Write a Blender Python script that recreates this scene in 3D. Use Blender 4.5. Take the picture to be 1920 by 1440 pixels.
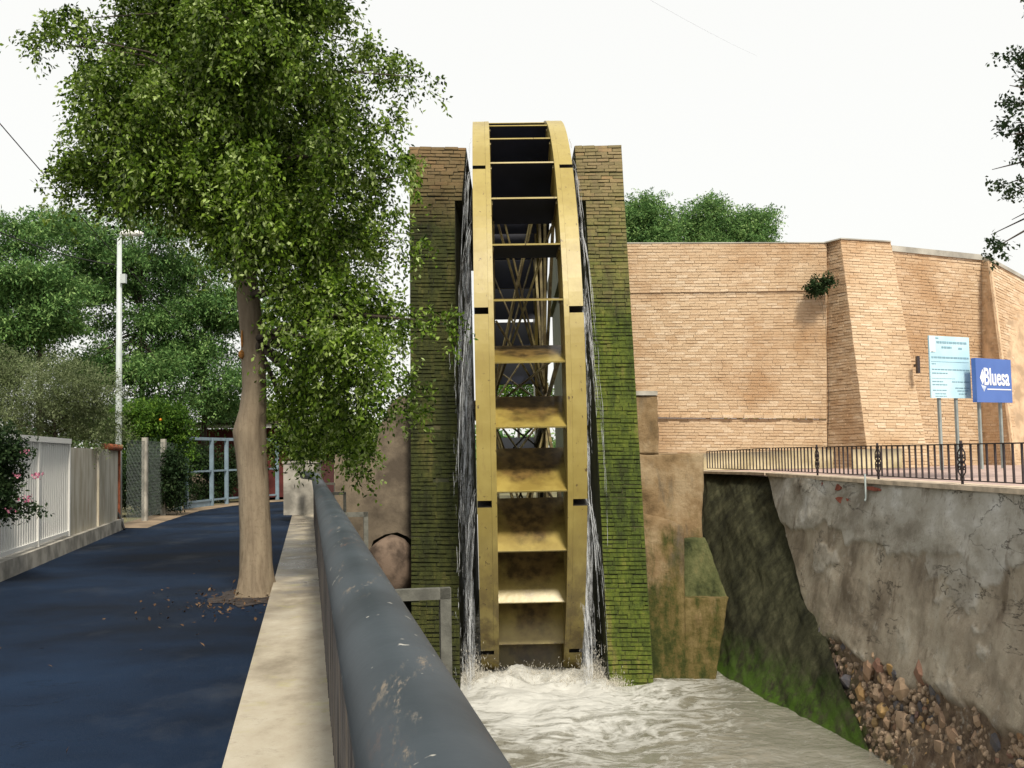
import bpy, math, random
import numpy as np
from mathutils import Vector, Matrix

for o in list(bpy.data.objects):
    bpy.data.objects.remove(o)
S = bpy.context.scene
COL = S.collection
R = math.radians

# ------------------------------------------------------------------ camera
EYE = Vector((0, 0, 1.6))
FPX, PITCH, ROLL = 2036.0, R(3.65), R(1.1)
fw = Vector((0, math.cos(PITCH), math.sin(PITCH)))
up0 = Vector((0, -math.sin(PITCH), math.cos(PITCH)))
rt0 = Vector((1, 0, 0))
upv = up0 * math.cos(ROLL) + rt0 * math.sin(ROLL)
rtv = rt0 * math.cos(ROLL) - up0 * math.sin(ROLL)
cam = bpy.data.cameras.new('camera')
cam.sensor_width = 36
cam.lens = FPX / 1920 * 36
cam.clip_start, cam.clip_end = 0.05, 900
camo = bpy.data.objects.new('camera', cam)
COL.objects.link(camo)
m = Matrix.Identity(4)
for i in range(3):
    m[i][0], m[i][1], m[i][2], m[i][3] = rtv[i], upv[i], -fw[i], EYE[i]
camo.matrix_world = m
S.camera = camo

# ------------------------------------------------------------------ sky, sun, exposure
SUN_EL, SUN_AZ = R(50), R(164)          # azimuth clockwise from +Y (the way the camera looks)
sdir = Vector((math.sin(SUN_AZ) * math.cos(SUN_EL), math.cos(SUN_AZ) * math.cos(SUN_EL), math.sin(SUN_EL)))
W = bpy.data.worlds.new('World')
S.world = W
W.use_nodes = True
wn = W.node_tree
bg = wn.nodes['Background']
sky = wn.nodes.new('ShaderNodeTexSky')
sky.sky_type = 'NISHITA'
sky.sun_disc = False
sky.sun_elevation = SUN_EL
sky.sun_rotation = SUN_AZ
sky.dust_density = 4.0
sky.air_density = 1.0
mixw = wn.nodes.new('ShaderNodeMix')
mixw.data_type = 'RGBA'
mixw.inputs[0].default_value = 0.82       # a bright, even, hazy-white overcast over the blue
mixw.inputs[7].default_value = (10.9, 10.8, 10.3, 1)
wn.links.new(sky.outputs[0], mixw.inputs[6])
wn.links.new(mixw.outputs[2], bg.inputs[0])
bg.inputs[1].default_value = 0.1
sun = bpy.data.lights.new('sun', 'SUN')
sun.energy = 4.2
sun.angle = R(9)
sun.color = (1.0, 0.91, 0.76)
suno = bpy.data.objects.new('sun', sun)
COL.objects.link(suno)
suno.rotation_euler = sdir.to_track_quat('Z', 'Y').to_euler()
S.view_settings.view_transform = 'Standard'
S.view_settings.look = 'None'
S.view_settings.exposure = 0.08
S.view_settings.gamma = 1
S.view_settings.use_curve_mapping = False
S.cycles.max_bounces = 6
S.cycles.transparent_max_bounces = 12

# ------------------------------------------------------------------ geometry helpers
def ray(u, v):
    return (fw + rtv * ((u - 960) / FPX) + upv * ((720 - v) / FPX))

def P(u, v, Y):
    """world point seen at photo pixel (u,v) at forward distance Y metres"""
    d = ray(u, v)
    return EYE + d * (Y / d.y)

def PZ(u, v, z):
    d = ray(u, v)
    return EYE + d * ((z - EYE.z) / d.z)

def hit(u, v, p0, n):
    d = ray(u, v)
    return EYE + d * ((p0 - EYE).dot(n) / d.dot(n))

def vnoise(x, y, seed=0):
    x = np.asarray(x, float); y = np.asarray(y, float)
    xi, yi = np.floor(x), np.floor(y)
    fx, fy = x - xi, y - yi
    fx = fx * fx * (3 - 2 * fx); fy = fy * fy * (3 - 2 * fy)
    def h(a, b):
        t = np.sin(a * 127.1 + b * 311.7 + seed * 74.7) * 43758.5453
        return t - np.floor(t)
    return (h(xi, yi) * (1 - fx) + h(xi + 1, yi) * fx) * (1 - fy) + (h(xi, yi + 1) * (1 - fx) + h(xi + 1, yi + 1) * fx) * fy

def fbm(x, y, seed=0, oct=4):
    a, s, t = 0.5, 0.0, 0.0
    for k in range(oct):
        s = s + a * vnoise(x * 2 ** k, y * 2 ** k, seed + k)
        t += a; a *= 0.5
    return s / t

def tag(o, label=None, cat=None, group=None, kind=None):
    if label: o['label'] = label
    if cat: o['category'] = cat
    if group: o['group'] = group
    if kind: o['kind'] = kind
    return o

def empty(name, loc, label=None, cat=None, group=None, rot=(0, 0, 0)):
    o = bpy.data.objects.new(name, None)
    COL.objects.link(o)
    o.location = loc
    o.rotation_euler = rot
    o.empty_display_size = 0.2
    return tag(o, label, cat, group)

def mesh_obj(name, verts, faces, mat, parent=None, smooth=False, world=True, kind=None, face_attr=None, origin=None):
    off = Vector((0, 0, 0))
    if parent is not None and world:
        p = parent
        while p is not None:
            off += Vector(p.location); p = p.parent
    if origin is None:
        vv = np.array([tuple(v) for v in verts], float)
        base = vv.mean(0) if len(vv) else np.zeros(3)
        if parent is None:
            base[2] = vv[:, 2].min()
        vv = vv - base
        loc = Vector(base) - off
    else:
        vv = np.array([tuple(v) for v in verts], float) - np.array(origin)
        loc = Vector(origin) - off
    me = bpy.data.meshes.new(name)
    me.from_pydata(vv.tolist(), [], [list(f) for f in faces])
    if smooth:
        me.polygons.foreach_set('use_smooth', [True] * len(me.polygons))
    if face_attr is not None:
        a = me.attributes.new('rnd', 'FLOAT', 'FACE')
        a.data.foreach_set('value', np.asarray(face_attr, np.float32))
    me.materials.append(mat)
    me.update()
    o = bpy.data.objects.new(name, me)
    COL.objects.link(o)
    o.parent = parent
    o.location = loc
    if kind: o['kind'] = kind
    return o

class MB:
    def __init__(s):
        s.v, s.f = [], []
    def add(s, vs, fs):
        b = len(s.v)
        s.v += [Vector(v) for v in vs]
        s.f += [[b + i for i in f] for f in fs]
        return s
    def box(s, c, size, ax=None):
        c = Vector(c)
        X, Y, Z = ax if ax else (Vector((1, 0, 0)), Vector((0, 1, 0)), Vector((0, 0, 1)))
        a, b, d = X * size[0] / 2, Y * size[1] / 2, Z * size[2] / 2
        vs = [c + a * i + b * j + d * k for k in (-1, 1) for j in (-1, 1) for i in (-1, 1)]
        return s.add(vs, [(0, 2, 3, 1), (4, 5, 7, 6), (0, 1, 5, 4), (2, 6, 7, 3), (0, 4, 6, 2), (1, 3, 7, 5)])
    def beam(s, p0, p1, w, h, up=(0, 0, 1)):
        p0, p1 = Vector(p0), Vector(p1)
        Y = (p1 - p0).normalized()
        X = Y.cross(Vector(up))
        if X.length < 1e-4: X = Vector((1, 0, 0))
        X.normalize(); Z = X.cross(Y)
        return s.box((p0 + p1) / 2, (w, (p1 - p0).length, h), (X, Y, Z))
    def tube(s, pts, r, seg=8, caps=True):
        pts = [Vector(p) for p in pts]
        n = len(pts)
        rs = r if isinstance(r, (list, tuple)) else [r] * n
        ring0 = len(s.v)
        ref = None
        for i, p in enumerate(pts):
            t = (pts[min(i + 1, n - 1)] - pts[max(i - 1, 0)]).normalized()
            if ref is None:
                ref = t.cross(Vector((0, 0, 1)))
                if ref.length < 1e-3: ref = Vector((1, 0, 0))
            ref = (ref - t * ref.dot(t)).normalized()
            b = t.cross(ref)
            for k in range(seg):
                a = 2 * math.pi * k / seg
                s.v.append(p + (ref * math.cos(a) + b * math.sin(a)) * rs[i])
        for i in range(n - 1):
            for k in range(seg):
                k2 = (k + 1) % seg
                s.f.append([ring0 + i * seg + k, ring0 + i * seg + k2, ring0 + (i + 1) * seg + k2, ring0 + (i + 1) * seg + k])
        if caps:
            s.f.append([ring0 + k for k in range(seg)][::-1])
            s.f.append([ring0 + (n - 1) * seg + k for k in range(seg)])
        return s
    def prism(s, poly, ext):
        """poly: front outline (list of points), ext: vector to the back, or list of back points"""
        n = len(poly)
        back = [Vector(p) + Vector(ext) for p in poly] if not isinstance(ext, list) else [Vector(p) for p in ext]
        fs = [list(range(n)), list(range(2 * n - 1, n - 1, -1))]
        fs += [[i, i + n, (i + 1) % n + n, (i + 1) % n] for i in range(n)]
        return s.add([Vector(p) for p in poly] + back, fs)
    def build(s, name, mat, parent=None, smooth=False, world=True, kind=None):
        return mesh_obj(name, s.v, s.f, mat, parent, smooth, world, kind)

def grid_mesh(name, Pts, mat, parent=None, smooth=True, kind=None, vattr=None, flip=False, world=True):
    ny, nx = Pts.shape[:2]
    idx = np.arange(ny * nx).reshape(ny, nx)
    q = np.stack([idx[:-1, :-1], idx[:-1, 1:], idx[1:, 1:], idx[1:, :-1]], -1).reshape(-1, 4)
    if flip: q = q[:, ::-1]
    V = Pts.reshape(-1, 3).copy()
    base = V.mean(0)
    V -= base
    me = bpy.data.meshes.new(name)
    me.vertices.add(len(V)); me.vertices.foreach_set('co', V.ravel())
    me.loops.add(q.size); me.loops.foreach_set('vertex_index', np.ascontiguousarray(q).ravel().astype(np.int32))
    me.polygons.add(len(q)); me.polygons.foreach_set('loop_start', np.arange(0, q.size, 4, dtype=np.int32))
    me.polygons.foreach_set('use_smooth', [smooth] * len(q))
    if vattr:
        for k, a in vattr.items():
            at = me.attributes.new(k, 'FLOAT', 'POINT'); at.data.foreach_set('value', np.asarray(a, np.float32).ravel())
    me.materials.append(mat)
    me.update(calc_edges=True); me.validate()
    o = bpy.data.objects.new(name, me); COL.objects.link(o)
    off = Vector((0, 0, 0)); p = parent
    while p is not None and world:
        off += Vector(p.location); p = p.parent
    o.parent = parent; o.location = Vector(base) - off
    if kind: o['kind'] = kind
    return o

# ------------------------------------------------------------------ material helpers
class G:
    def __init__(s, name, rough=0.8, spec=0.3):
        s.m = bpy.data.materials.new(name); s.m.use_nodes = True
        s.nt = s.m.node_tree; s.b = s.nt.nodes['Principled BSDF']
        s.b.inputs['Roughness'].default_value = rough
        s.b.inputs['Specular IOR Level'].default_value = spec
        s._g = None
    def N(s, t, **kw):
        n = s.nt.nodes.new('ShaderNode' + t)
        for k, v in kw.items(): setattr(n, k, v)
        return n
    def link(s, a, b):
        if isinstance(a, (int, float)): b.default_value = a
        elif isinstance(a, tuple): b.default_value = a if len(a) == 4 or b.type == 'VECTOR' else (*a, 1)
        else: s.nt.links.new(a, b)
    @property
    def pos(s):
        if s._g is None: s._g = s.N('NewGeometry')
        return s._g.outputs['Position']
    @property
    def obj(s): return s.N('TexCoord').outputs['Object']
    def rnd(s): return s.N('ObjectInfo').outputs['Random']
    def attr(s, n='rnd'):
        a = s.N('Attribute'); a.attribute_name = n; return a.outputs['Fac']
    def scale(s, vec, x, y, z, off=(0, 0, 0)):
        n = s.N('Mapping'); s.link(vec, n.inputs[0]); n.inputs[3].default_value = (x, y, z); n.inputs[1].default_value = off
        return n.outputs[0]
    def noise(s, vec, sc, det=4, rough=0.55, dist=0.0):
        n = s.N('TexNoise'); s.link(vec, n.inputs['Vector']); n.inputs['Scale'].default_value = sc
        n.inputs['Detail'].default_value = det; n.inputs['Roughness'].default_value = rough; n.inputs['Distortion'].default_value = dist
        return n.outputs[0]
    def voro(s, vec, sc, feature='F1', out='Distance'):
        n = s.N('TexVoronoi', feature=feature); s.link(vec, n.inputs['Vector']); n.inputs['Scale'].default_value = sc
        return n.outputs[out]
    def xyz(s, vec):
        n = s.N('SeparateXYZ'); s.link(vec, n.inputs[0]); return n.outputs
    def math(s, op, a, b=0.0, c=None, clamp=False):
        n = s.N('Math', operation=op, use_clamp=clamp); s.link(a, n.inputs[0]); s.link(b, n.inputs[1])
        if c is not None: s.link(c, n.inputs[2])
        return n.outputs[0]
    def rng(s, x, a, b, c=0.0, d=1.0):
        n = s.N('MapRange'); n.clamp = True; s.link(x, n.inputs[0])
        for i, v in enumerate((a, b, c, d)): n.inputs[i + 1].default_value = v
        return n.outputs[0]
    def ramp(s, f, stops):
        n = s.N('ValToRGB'); s.link(f, n.inputs[0]); e = n.color_ramp.elements
        while len(e) < len(stops): e.new(0.5)
        for el, (p, c) in zip(e, stops):
            el.position = p; el.color = (*c, 1) if not isinstance(c, float) else (c, c, c, 1)
        return n.outputs[0]
    def nramp(s, f, stops):          # noise values crowd round 0.5: squeeze the stops so the full range shows
        return s.ramp(f, [(0.5 + (p - 0.5) * 0.62, c) for p, c in stops])
    def mix(s, f, a, b, mode='MIX'):
        n = s.N('Mix', data_type='RGBA', blend_type=mode); s.link(f, n.inputs[0]); s.link(a, n.inputs[6]); s.link(b, n.inputs[7])
        return n.outputs[2]
    def bump(s, h, st=0.5, dist=0.02, prev=None):
        n = s.N('Bump'); n.inputs['Strength'].default_value = st; n.inputs['Distance'].default_value = dist
        s.link(h, n.inputs['Height'])
        if prev is not None: s.nt.links.new(prev, n.inputs['Normal'])
        return n.outputs[0]
    def done(s, col=None, rough=None, nrm=None, metal=None):
        if col is not None: s.link(col, s.b.inputs['Base Color'])
        if rough is not None: s.link(rough, s.b.inputs['Roughness'])
        if nrm is not None: s.link(nrm, s.b.inputs['Normal'])
        if metal is not None: s.link(metal, s.b.inputs['Metallic'])
        return s.m

def plain(name, c, rough=0.7, var=0.25, sc=6.0, bump=0.15, spec=0.3):
    g = G(name, rough, spec)
    n = g.noise(g.pos, sc, 5)
    d = tuple(x * (1 - var) for x in c); l = tuple(min(1, x * (1 + var)) for x in c)
    return g.done(g.nramp(n, [(0.3, d), (0.7, l)]), nrm=g.bump(g.noise(g.pos, sc * 8, 3), bump, 0.01))

M = {}
def mats():
    # asphalt, fresh and bluish black
    g = G('asphalt', 0.9, 0.10)
    big = g.noise(g.pos, 0.45, 4); fine = g.noise(g.pos, 90, 2, 0.7)
    c = g.nramp(big, [(0.3, (0.002, 0.0055, 0.0135)), (0.5, (0.0045, 0.012, 0.029)), (0.75, (0.008, 0.020, 0.046))])
    c = g.mix(g.rng(fine, 0.56, 0.75), c, (0.016, 0.025, 0.045))
    pale_blot = g.rng(g.noise(g.scale(g.pos, 1, 0.6, 1), 0.8, 6, 0.65), 0.55, 0.72, 0, 0.38)  # paler blotches scattered at random over the asphalt
    c = g.mix(pale_blot, c, (0.05, 0.056, 0.066))
    cn = g.noise(g.pos, .9, 7, .6, .4)
    ck = g.math('SUBTRACT', 1.0, g.math('MULTIPLY', g.math('ABSOLUTE', g.math('SUBTRACT', cn, 0.5)), 160.0), clamp=True)
    c = g.mix(g.math('MULTIPLY', ck, g.rng(g.noise(g.pos, .5, 2), .5, .6, 0, .6)), c, (0.001, 0.002, 0.004))
    grit = g.rng(g.noise(g.pos, 5, 6, 0.75), 0.62, 0.7, 0, 0.35)
    c = g.mix(grit, c, (0.012, 0.017, 0.03))
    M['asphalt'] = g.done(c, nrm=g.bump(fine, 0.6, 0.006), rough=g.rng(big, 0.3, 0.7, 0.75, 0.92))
    # pale concrete of the kerb
    g = G('kerb_concrete', 0.85)
    st = g.noise(g.scale(g.pos, 1.0, 0.6, 1), 2.0, 7, 0.62)
    c = g.nramp(st, [(0.2, (0.22, 0.19, 0.14)), (0.5, (0.37, 0.33, 0.255)), (0.8, (0.45, 0.415, 0.335))])
    y = g.xyz(g.pos)[1]
    wet = g.math('MULTIPLY', g.rng(y, 8.5, 12.5), g.rng(g.noise(g.pos, 1.3, 4), 0.35, 0.6))
    c = g.mix(wet, c, (0.12, 0.10, 0.08))
    c = g.mix(g.rng(g.noise(g.scale(g.pos, 1, 1, 1, (3, 8, 0)), 11, 10, 0.8), 0.54, 0.68, 0, 0.45), c, (0.17, 0.145, 0.11))
    gr = g.rng(g.noise(g.pos, 3.1, 5, 0.7), 0.57, 0.72, 0, 0.5)
    c = g.mix(gr, c, (0.35, 0.33, 0.12))
    M['kerb'] = g.done(c, nrm=g.bump(g.noise(g.pos, 40, 8, .75), 0.6, 0.01), rough=g.rng(wet, 0, 1, 0.85, 0.25))
    # worn painted pipe
    g = G('rail_paint', 0.6, 0.25)
    v = g.scale(g.pos, 2.6, 0.45, 2.6)
    c = g.nramp(g.noise(g.pos, 2.5, 5), [(0.3, (0.024, 0.032, 0.040)), (0.7, (0.042, 0.054, 0.066))])
    zz = g.xyz(g.pos)[2]
    topm = g.rng(zz, 1.20, 1.25)
    w1 = g.math('MULTIPLY', topm, g.rng(g.noise(v, 2.6, 12, 0.82), 0.585, 0.62))
    c = g.mix(w1, c, g.nramp(g.noise(g.pos, 30, 3), [(0.35, (0.17, 0.145, 0.115)), (0.65, (0.075, 0.08, 0.08))]))
    w2 = g.math('MULTIPLY', topm, g.rng(g.noise(g.scale(v, 1, 1, 1, (7, 3, 1)), 1.8, 10, 0.8), 0.60, 0.64))
    c = g.mix(g.math('MULTIPLY', w2, g.rng(g.noise(g.pos, 40, 3), .35, .6, .2, .8)), c, (0.16, 0.085, 0.06))
    sp = g.rng(g.noise(g.pos, 26, 2, 0.5), 0.73, 0.76)
    c = g.mix(g.math('MULTIPLY', sp, 0.7), c, (0.5, 0.48, 0.42))
    M['rail'] = g.done(c, nrm=g.bump(g.noise(g.pos, 14, 5), 0.12, 0.01), rough=g.rng(w1, 0, 1, 0.5, 0.85))
    g = G('baluster_paint', 0.6, 0.4)
    c = g.nramp(g.noise(g.scale(g.pos, 1, 1, 0.25), 7, 5), [(0.3, (0.05, 0.045, 0.045)), (0.55, (0.12, 0.11, 0.105)), (0.8, (0.2, 0.165, 0.13))])
    M['baluster'] = g.done(c)
    M['bracket'] = plain('bracket_paint', (0.10, 0.10, 0.085), 0.55, 0.3, 14)
    # bricks
    def brick(name, cols, moss, mossy, streak=0.0):
        g = G(name, 0.9, 0.2)
        r = g.math('FRACT', g.math('ADD', g.attr(), g.rnd()))
        c = g.ramp(r, [(0.0, cols[0]), (0.35, cols[1]), (0.7, cols[2]), (1.0, cols[3])])
        bl = g.noise(g.pos, 0.55, 5, 0.6)
        c = g.mix(g.rng(bl, 0.48, 0.64, 0, 0.8), c, cols[4])
        c = g.mix(g.rng(g.noise(g.pos, 9, 5, 0.7), 0.45, 0.7, 0, 0.35), c, cols[5])
        if moss:
            mk = mossy(g)
            mc = g.nramp(g.noise(g.scale(g.pos, 1.9, 1, 0.5), 1.7, 9, 0.75), [(0.27, moss[0]), (0.42, moss[1]), (0.58, moss[2]), (0.75, moss[3])])
            mc = g.mix(g.rng(g.noise(g.pos, 14, 4, 0.7), 0.4, 0.7, 0, 0.6), mc, moss[0])
            c = g.mix(mk, c, mc)
        n1 = g.bump(g.noise(g.pos, 30, 7, 0.75), 1.0, 0.02)
        return g.done(c, nrm=n1, rough=0.85)
    def mossL(g):
        z = g.xyz(g.pos)[2]
        h = g.math('ADD', z, g.math('MULTIPLY', g.noise(g.pos, 1.1, 5), 2.6))
        return g.rng(h, 6.9, 8.3, 0.97, 0.2)
    def mossR(g):
        x, y, z = g.xyz(g.pos)[:3]
        h = g.math('ADD', z, g.math('MULTIPLY', g.noise(g.pos, 1.1, 5), 3.2))
        return g.rng(h, 5.4, 8.6, 0.97, 0.25)
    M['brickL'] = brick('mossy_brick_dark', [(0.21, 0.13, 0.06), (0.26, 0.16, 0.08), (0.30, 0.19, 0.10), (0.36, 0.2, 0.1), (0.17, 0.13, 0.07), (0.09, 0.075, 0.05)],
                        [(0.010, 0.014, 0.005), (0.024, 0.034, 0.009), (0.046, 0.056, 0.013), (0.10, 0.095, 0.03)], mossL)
    M['brickR'] = brick('mossy_brick_bright', [(0.22, 0.17, 0.10), (0.27, 0.20, 0.12), (0.31, 0.23, 0.14), (0.38, 0.24, 0.14), (0.2, 0.16, 0.09), (0.13, 0.11, 0.07)],
                        [(0.018, 0.028, 0.008), (0.055, 0.085, 0.012), (0.105, 0.14, 0.018), (0.19, 0.175, 0.05)], mossR)
    M['brickW'] = brick('tan_wall_brick', [(0.55, 0.40, 0.26), (0.59, 0.445, 0.295), (0.61, 0.465, 0.315), (0.68, 0.55, 0.40), (0.41, 0.25, 0.13), (0.50, 0.37, 0.24)], None, None)
    M['mortarW'] = plain('tan_mortar', (0.50, 0.365, 0.24), 0.95, 0.25, 3, 0.5)
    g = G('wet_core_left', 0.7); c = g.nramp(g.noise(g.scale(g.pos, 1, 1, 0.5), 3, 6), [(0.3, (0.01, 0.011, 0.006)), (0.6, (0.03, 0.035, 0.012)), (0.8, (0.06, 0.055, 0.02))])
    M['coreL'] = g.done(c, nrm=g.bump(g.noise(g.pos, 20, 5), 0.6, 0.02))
    g = G('wet_core_right', 0.7); c = g.nramp(g.noise(g.scale(g.pos, 1, 1, 0.5), 3, 6), [(0.3, (0.03, 0.036, 0.012)), (0.6, (0.065, 0.075, 0.022)), (0.8, (0.10, 0.095, 0.04))])
    M['coreR'] = g.done(c, nrm=g.bump(g.noise(g.pos, 20, 5), 0.6, 0.02))
    # wheel
    g = G('yellow_wheel_paint', 0.42, 0.45)
    c = g.nramp(g.noise(g.pos, 1.4, 4), [(0.3, (0.285, 0.22, 0.058)), (0.7, (0.36, 0.29, 0.09))])
    z = g.xyz(g.pos)[2]
    low = g.math('MULTIPLY', g.rng(z, -1.0, 0.7, 0.95, 0.0), g.rng(g.noise(g.scale(g.pos, 1, 1, 0.35), 4, 6, 0.65), 0.36, 0.56))
    c = g.mix(low, c, (0.14, 0.10, 0.03))
    run = g.rng(g.noise(g.scale(g.pos, 16, 16, 0.7), 1.2, 7, 0.72), 0.55, 0.72, 0, 0.6)
    c = g.mix(run, c, (0.22, 0.15, 0.06))
    sp = g.rng(g.noise(g.scale(g.pos, 1, 1, 0.6), 17, 4), 0.66, 0.70, 0, 0.85)
    c = g.mix(sp, c, (0.07, 0.04, 0.02))
    M['yellow'] = g.done(c, nrm=g.bump(g.noise(g.pos, 9, 5), 0.12, 0.02))
    g = G('blade_stained_shaded_yellow', 0.32, 0.5)
    o = g.obj; x, y, z = g.xyz(o)[:3]
    ax = g.math('ABSOLUTE', x)
    off = g.N('Combine' + 'XYZ'); g.link(g.math('MULTIPLY', g.rnd(), 40.0), off.inputs[0])
    vadd = g.N('VectorMath', operation='ADD'); g.link(o, vadd.inputs[0]); g.link(off.outputs[0], vadd.inputs[1])
    vv = vadd.outputs[0]
    nz = g.noise(vv, 2.6, 6, 0.65)
    cen = g.math('ADD', g.math('ADD', g.rng(ax, 0.2, 0.56, 0.30, -0.25), g.rng(y, -5.5, -4.9, -0.28, 0.55)), g.math('MULTIPLY', g.math('SUBTRACT', nz, 0.5), 1.5))  # brown stain mid-blade; shade from the paddle above painted in towards inner end
    c = g.nramp(g.noise(vv, 3, 3), [(0.3, (0.225, 0.165, 0.04)), (0.7, (0.335, 0.26, 0.07))])
    c = g.mix(g.rng(cen, 0.0, 0.5, 0.05, 0.95), c, g.nramp(g.noise(vv, 7, 5), [(0.3, (0.045, 0.028, 0.010)), (0.7, (0.15, 0.095, 0.03))]))
    M['blade'] = g.done(c, nrm=g.bump(g.noise(vv, 14, 4), 0.15, 0.01))
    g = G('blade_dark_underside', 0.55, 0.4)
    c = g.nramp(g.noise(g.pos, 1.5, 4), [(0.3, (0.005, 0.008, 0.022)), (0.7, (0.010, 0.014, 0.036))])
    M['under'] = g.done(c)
    M['dark_steel_slot_shade'] = plain('dark_wet_steel_slot_shade', (0.025, 0.022, 0.02), 0.45, 0.4, 8)  # dark steel; on the bucket ends it carries the shade of the slots
    g = G('spoke_paint', 0.55, 0.4)
    c = g.nramp(g.noise(g.pos, 3, 5), [(0.35, (0.12, 0.09, 0.045)), (0.65, (0.30, 0.25, 0.11))])
    M['spoke'] = g.done(c)
    # plasters
    g = G('ochre_pier_plaster', 0.9, 0.2)
    c = g.nramp(g.noise(g.pos, 1.7, 7, 0.65), [(0.28, (0.17, 0.115, 0.06)), (0.5, (0.31, 0.215, 0.12)), (0.72, (0.44, 0.34, 0.22))])
    st = g.rng(g.noise(g.scale(g.pos, 3.2, 3, 0.22), 1.0, 5, 0.6), 0.55, 0.68, 0, 0.75)
    c = g.mix(st, c, (0.13, 0.12, 0.10))
    z = g.xyz(g.pos)[2]
    mo = g.math('ADD', g.rng(z, -1.9, 1.3, 1.0, 0.0), g.math('MULTIPLY', g.math('SUBTRACT', g.noise(g.scale(g.pos, 1.6, 1, 0.6), 2.2, 9, 0.72), 0.5), 1.6))
    mn = g.math('ADD', g.math('MULTIPLY', g.noise(g.scale(g.pos, 4, 4, 0.35), 1.1, 6, 0.65), .55), g.math('MULTIPLY', g.noise(g.pos, 7, 9, 0.78), .45))
    mn = g.math('ADD', mn, g.rng(g.xyz(g.pos)[0], 1.9, 2.9, -.06, .05))
    mc = g.ramp(mn, [(0.40, (0.035, 0.048, 0.012)), (0.47, (0.075, 0.082, 0.022)), (0.53, (0.15, 0.12, 0.042)), (0.62, (0.24, 0.185, 0.085))])
    c = g.mix(g.rng(mo, 0.3, 0.62), c, mc)
    M['pier'] = g.done(g.mix(1.0, c, (0.68, 0.67, 0.63), 'MULTIPLY'), nrm=g.bump(g.noise(g.pos, 8, 10, 0.76), 0.9, 0.05))
    g = G('dark_plaster', 0.9, 0.2)
    c = g.nramp(g.noise(g.pos, 1.1, 7, 0.62), [(0.3, (0.075, 0.06, 0.045)), (0.52, (0.16, 0.13, 0.095)), (0.72, (0.27, 0.215, 0.15))])
    z = g.xyz(g.pos)[2]
    c = g.mix(g.math('MULTIPLY', g.rng(z, -1.6, 1.2, 1, 0), g.rng(g.noise(g.pos, 1.8, 6), 0.35, 0.55)), c, (0.025, 0.022, 0.016))
    M['dark_plaster'] = g.done(c, nrm=g.bump(g.noise(g.pos, 12, 6, 0.7), 0.5, 0.03))
    g = G('dark_moss_concrete', 0.95, 0.15)
    st = g.noise(g.scale(g.pos, 1, 1, 0.7), 2.4, 10, 0.72)
    c = g.nramp(st, [(0.25, (0.012, 0.013, 0.008)), (0.48, (0.035, 0.036, 0.020)), (0.62, (0.055, 0.056, 0.031)), (0.8, (0.09, 0.088, 0.052))])
    z = g.xyz(g.pos)[2]
    low = g.math('MULTIPLY', g.rng(z, -1.95, -1.35, 0.95, 0), g.rng(g.noise(g.pos, 3.5, 8, 0.75), 0.40, 0.56))
    c = g.mix(low, c, (0.055, 0.11, 0.012))
    M['moss_wall'] = g.done(c, nrm=g.bump(g.noise(g.pos, 8, 10, 0.75), 0.8, 0.04))
    g = G('pale_moss_concrete', 0.95, 0.15)
    c = g.nramp(g.noise(g.scale(g.pos, 1, 1, .6), 2.6, 8, 0.68), [(0.25, (0.02, 0.026, 0.012)), (0.45, (0.075, 0.085, 0.035)), (0.62, (0.12, 0.125, 0.055)), (0.8, (0.2, 0.17, 0.075))])
    M['moss_pale'] = g.done(c, nrm=g.bump(g.noise(g.pos, 11, 8, 0.72), 0.9, 0.05))
    g = G('weathered_plaster', 0.92, 0.2)
    ly = g.attr('layer')
    lo = g.nramp(g.noise(g.scale(g.pos, 1, 1, 0.7), 1.3, 8, 0.64), [(0.26, (0.19, 0.155, 0.115)), (0.44, (0.33, 0.28, 0.215)), (0.62, (0.43, 0.375, 0.295)), (0.8, (0.52, 0.48, 0.40))])
    hi = g.nramp(g.noise(g.scale(g.pos, 1, 0.7, 1.2), 1.6, 7, 0.6), [(0.26, (0.25, 0.225, 0.185)), (0.45, (0.38, 0.355, 0.305)), (0.65, (0.47, 0.45, 0.405)), (0.8, (0.6, 0.59, 0.56))])
    c = g.mix(ly, lo, hi)
    c = g.mix(g.attr('rub'), c, g.nramp(g.noise(g.pos, 5, 7, .7), [(0.3, (0.09, 0.06, 0.042)), (0.7, (0.22, 0.16, 0.11))]))
    damp = g.rng(g.noise(g.scale(g.pos, 1, 1.3, 0.5), 2.1, 6, 0.6), 0.60, 0.66, 0, 0.45)
    c = g.mix(damp, c, (0.125, 0.09, 0.06))
    spots = g.rng(g.noise(g.pos, 9, 9, 0.8), 0.54, 0.66, 0, 0.55)
    c = g.mix(spots, c, (0.15, 0.125, 0.10))
    pale = g.rng(g.noise(g.scale(g.pos, 1, 1, 1, (5, 9, 2)), 5, 9, 0.78), 0.56, 0.66, 0, 0.5)
    c = g.mix(pale, c, (0.52, 0.50, 0.45))
    cn = g.noise(g.scale(g.pos, 1, .55, 1.3), 1.1, 8, 0.62, .6)
    crack = g.math('SUBTRACT', 1.0, g.math('MULTIPLY', g.math('ABSOLUTE', g.math('SUBTRACT', cn, 0.5)), 190.0), clamp=True)
    crack = g.math('MULTIPLY', crack, g.rng(g.noise(g.pos, .9, 3), .45, .55))
    c = g.mix(g.math('MULTIPLY', crack, .85), c, (0.05, 0.042, 0.035))
    low = g.math('MULTIPLY', g.attr('moss'), g.rng(g.noise(g.pos, 2.6, 6, 0.7), 0.36, 0.52))
    c = g.mix(low, c, g.nramp(g.noise(g.pos, 6, 4), [(0.35, (0.025, 0.03, 0.012)), (0.65, (0.07, 0.105, 0.015))]))
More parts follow.
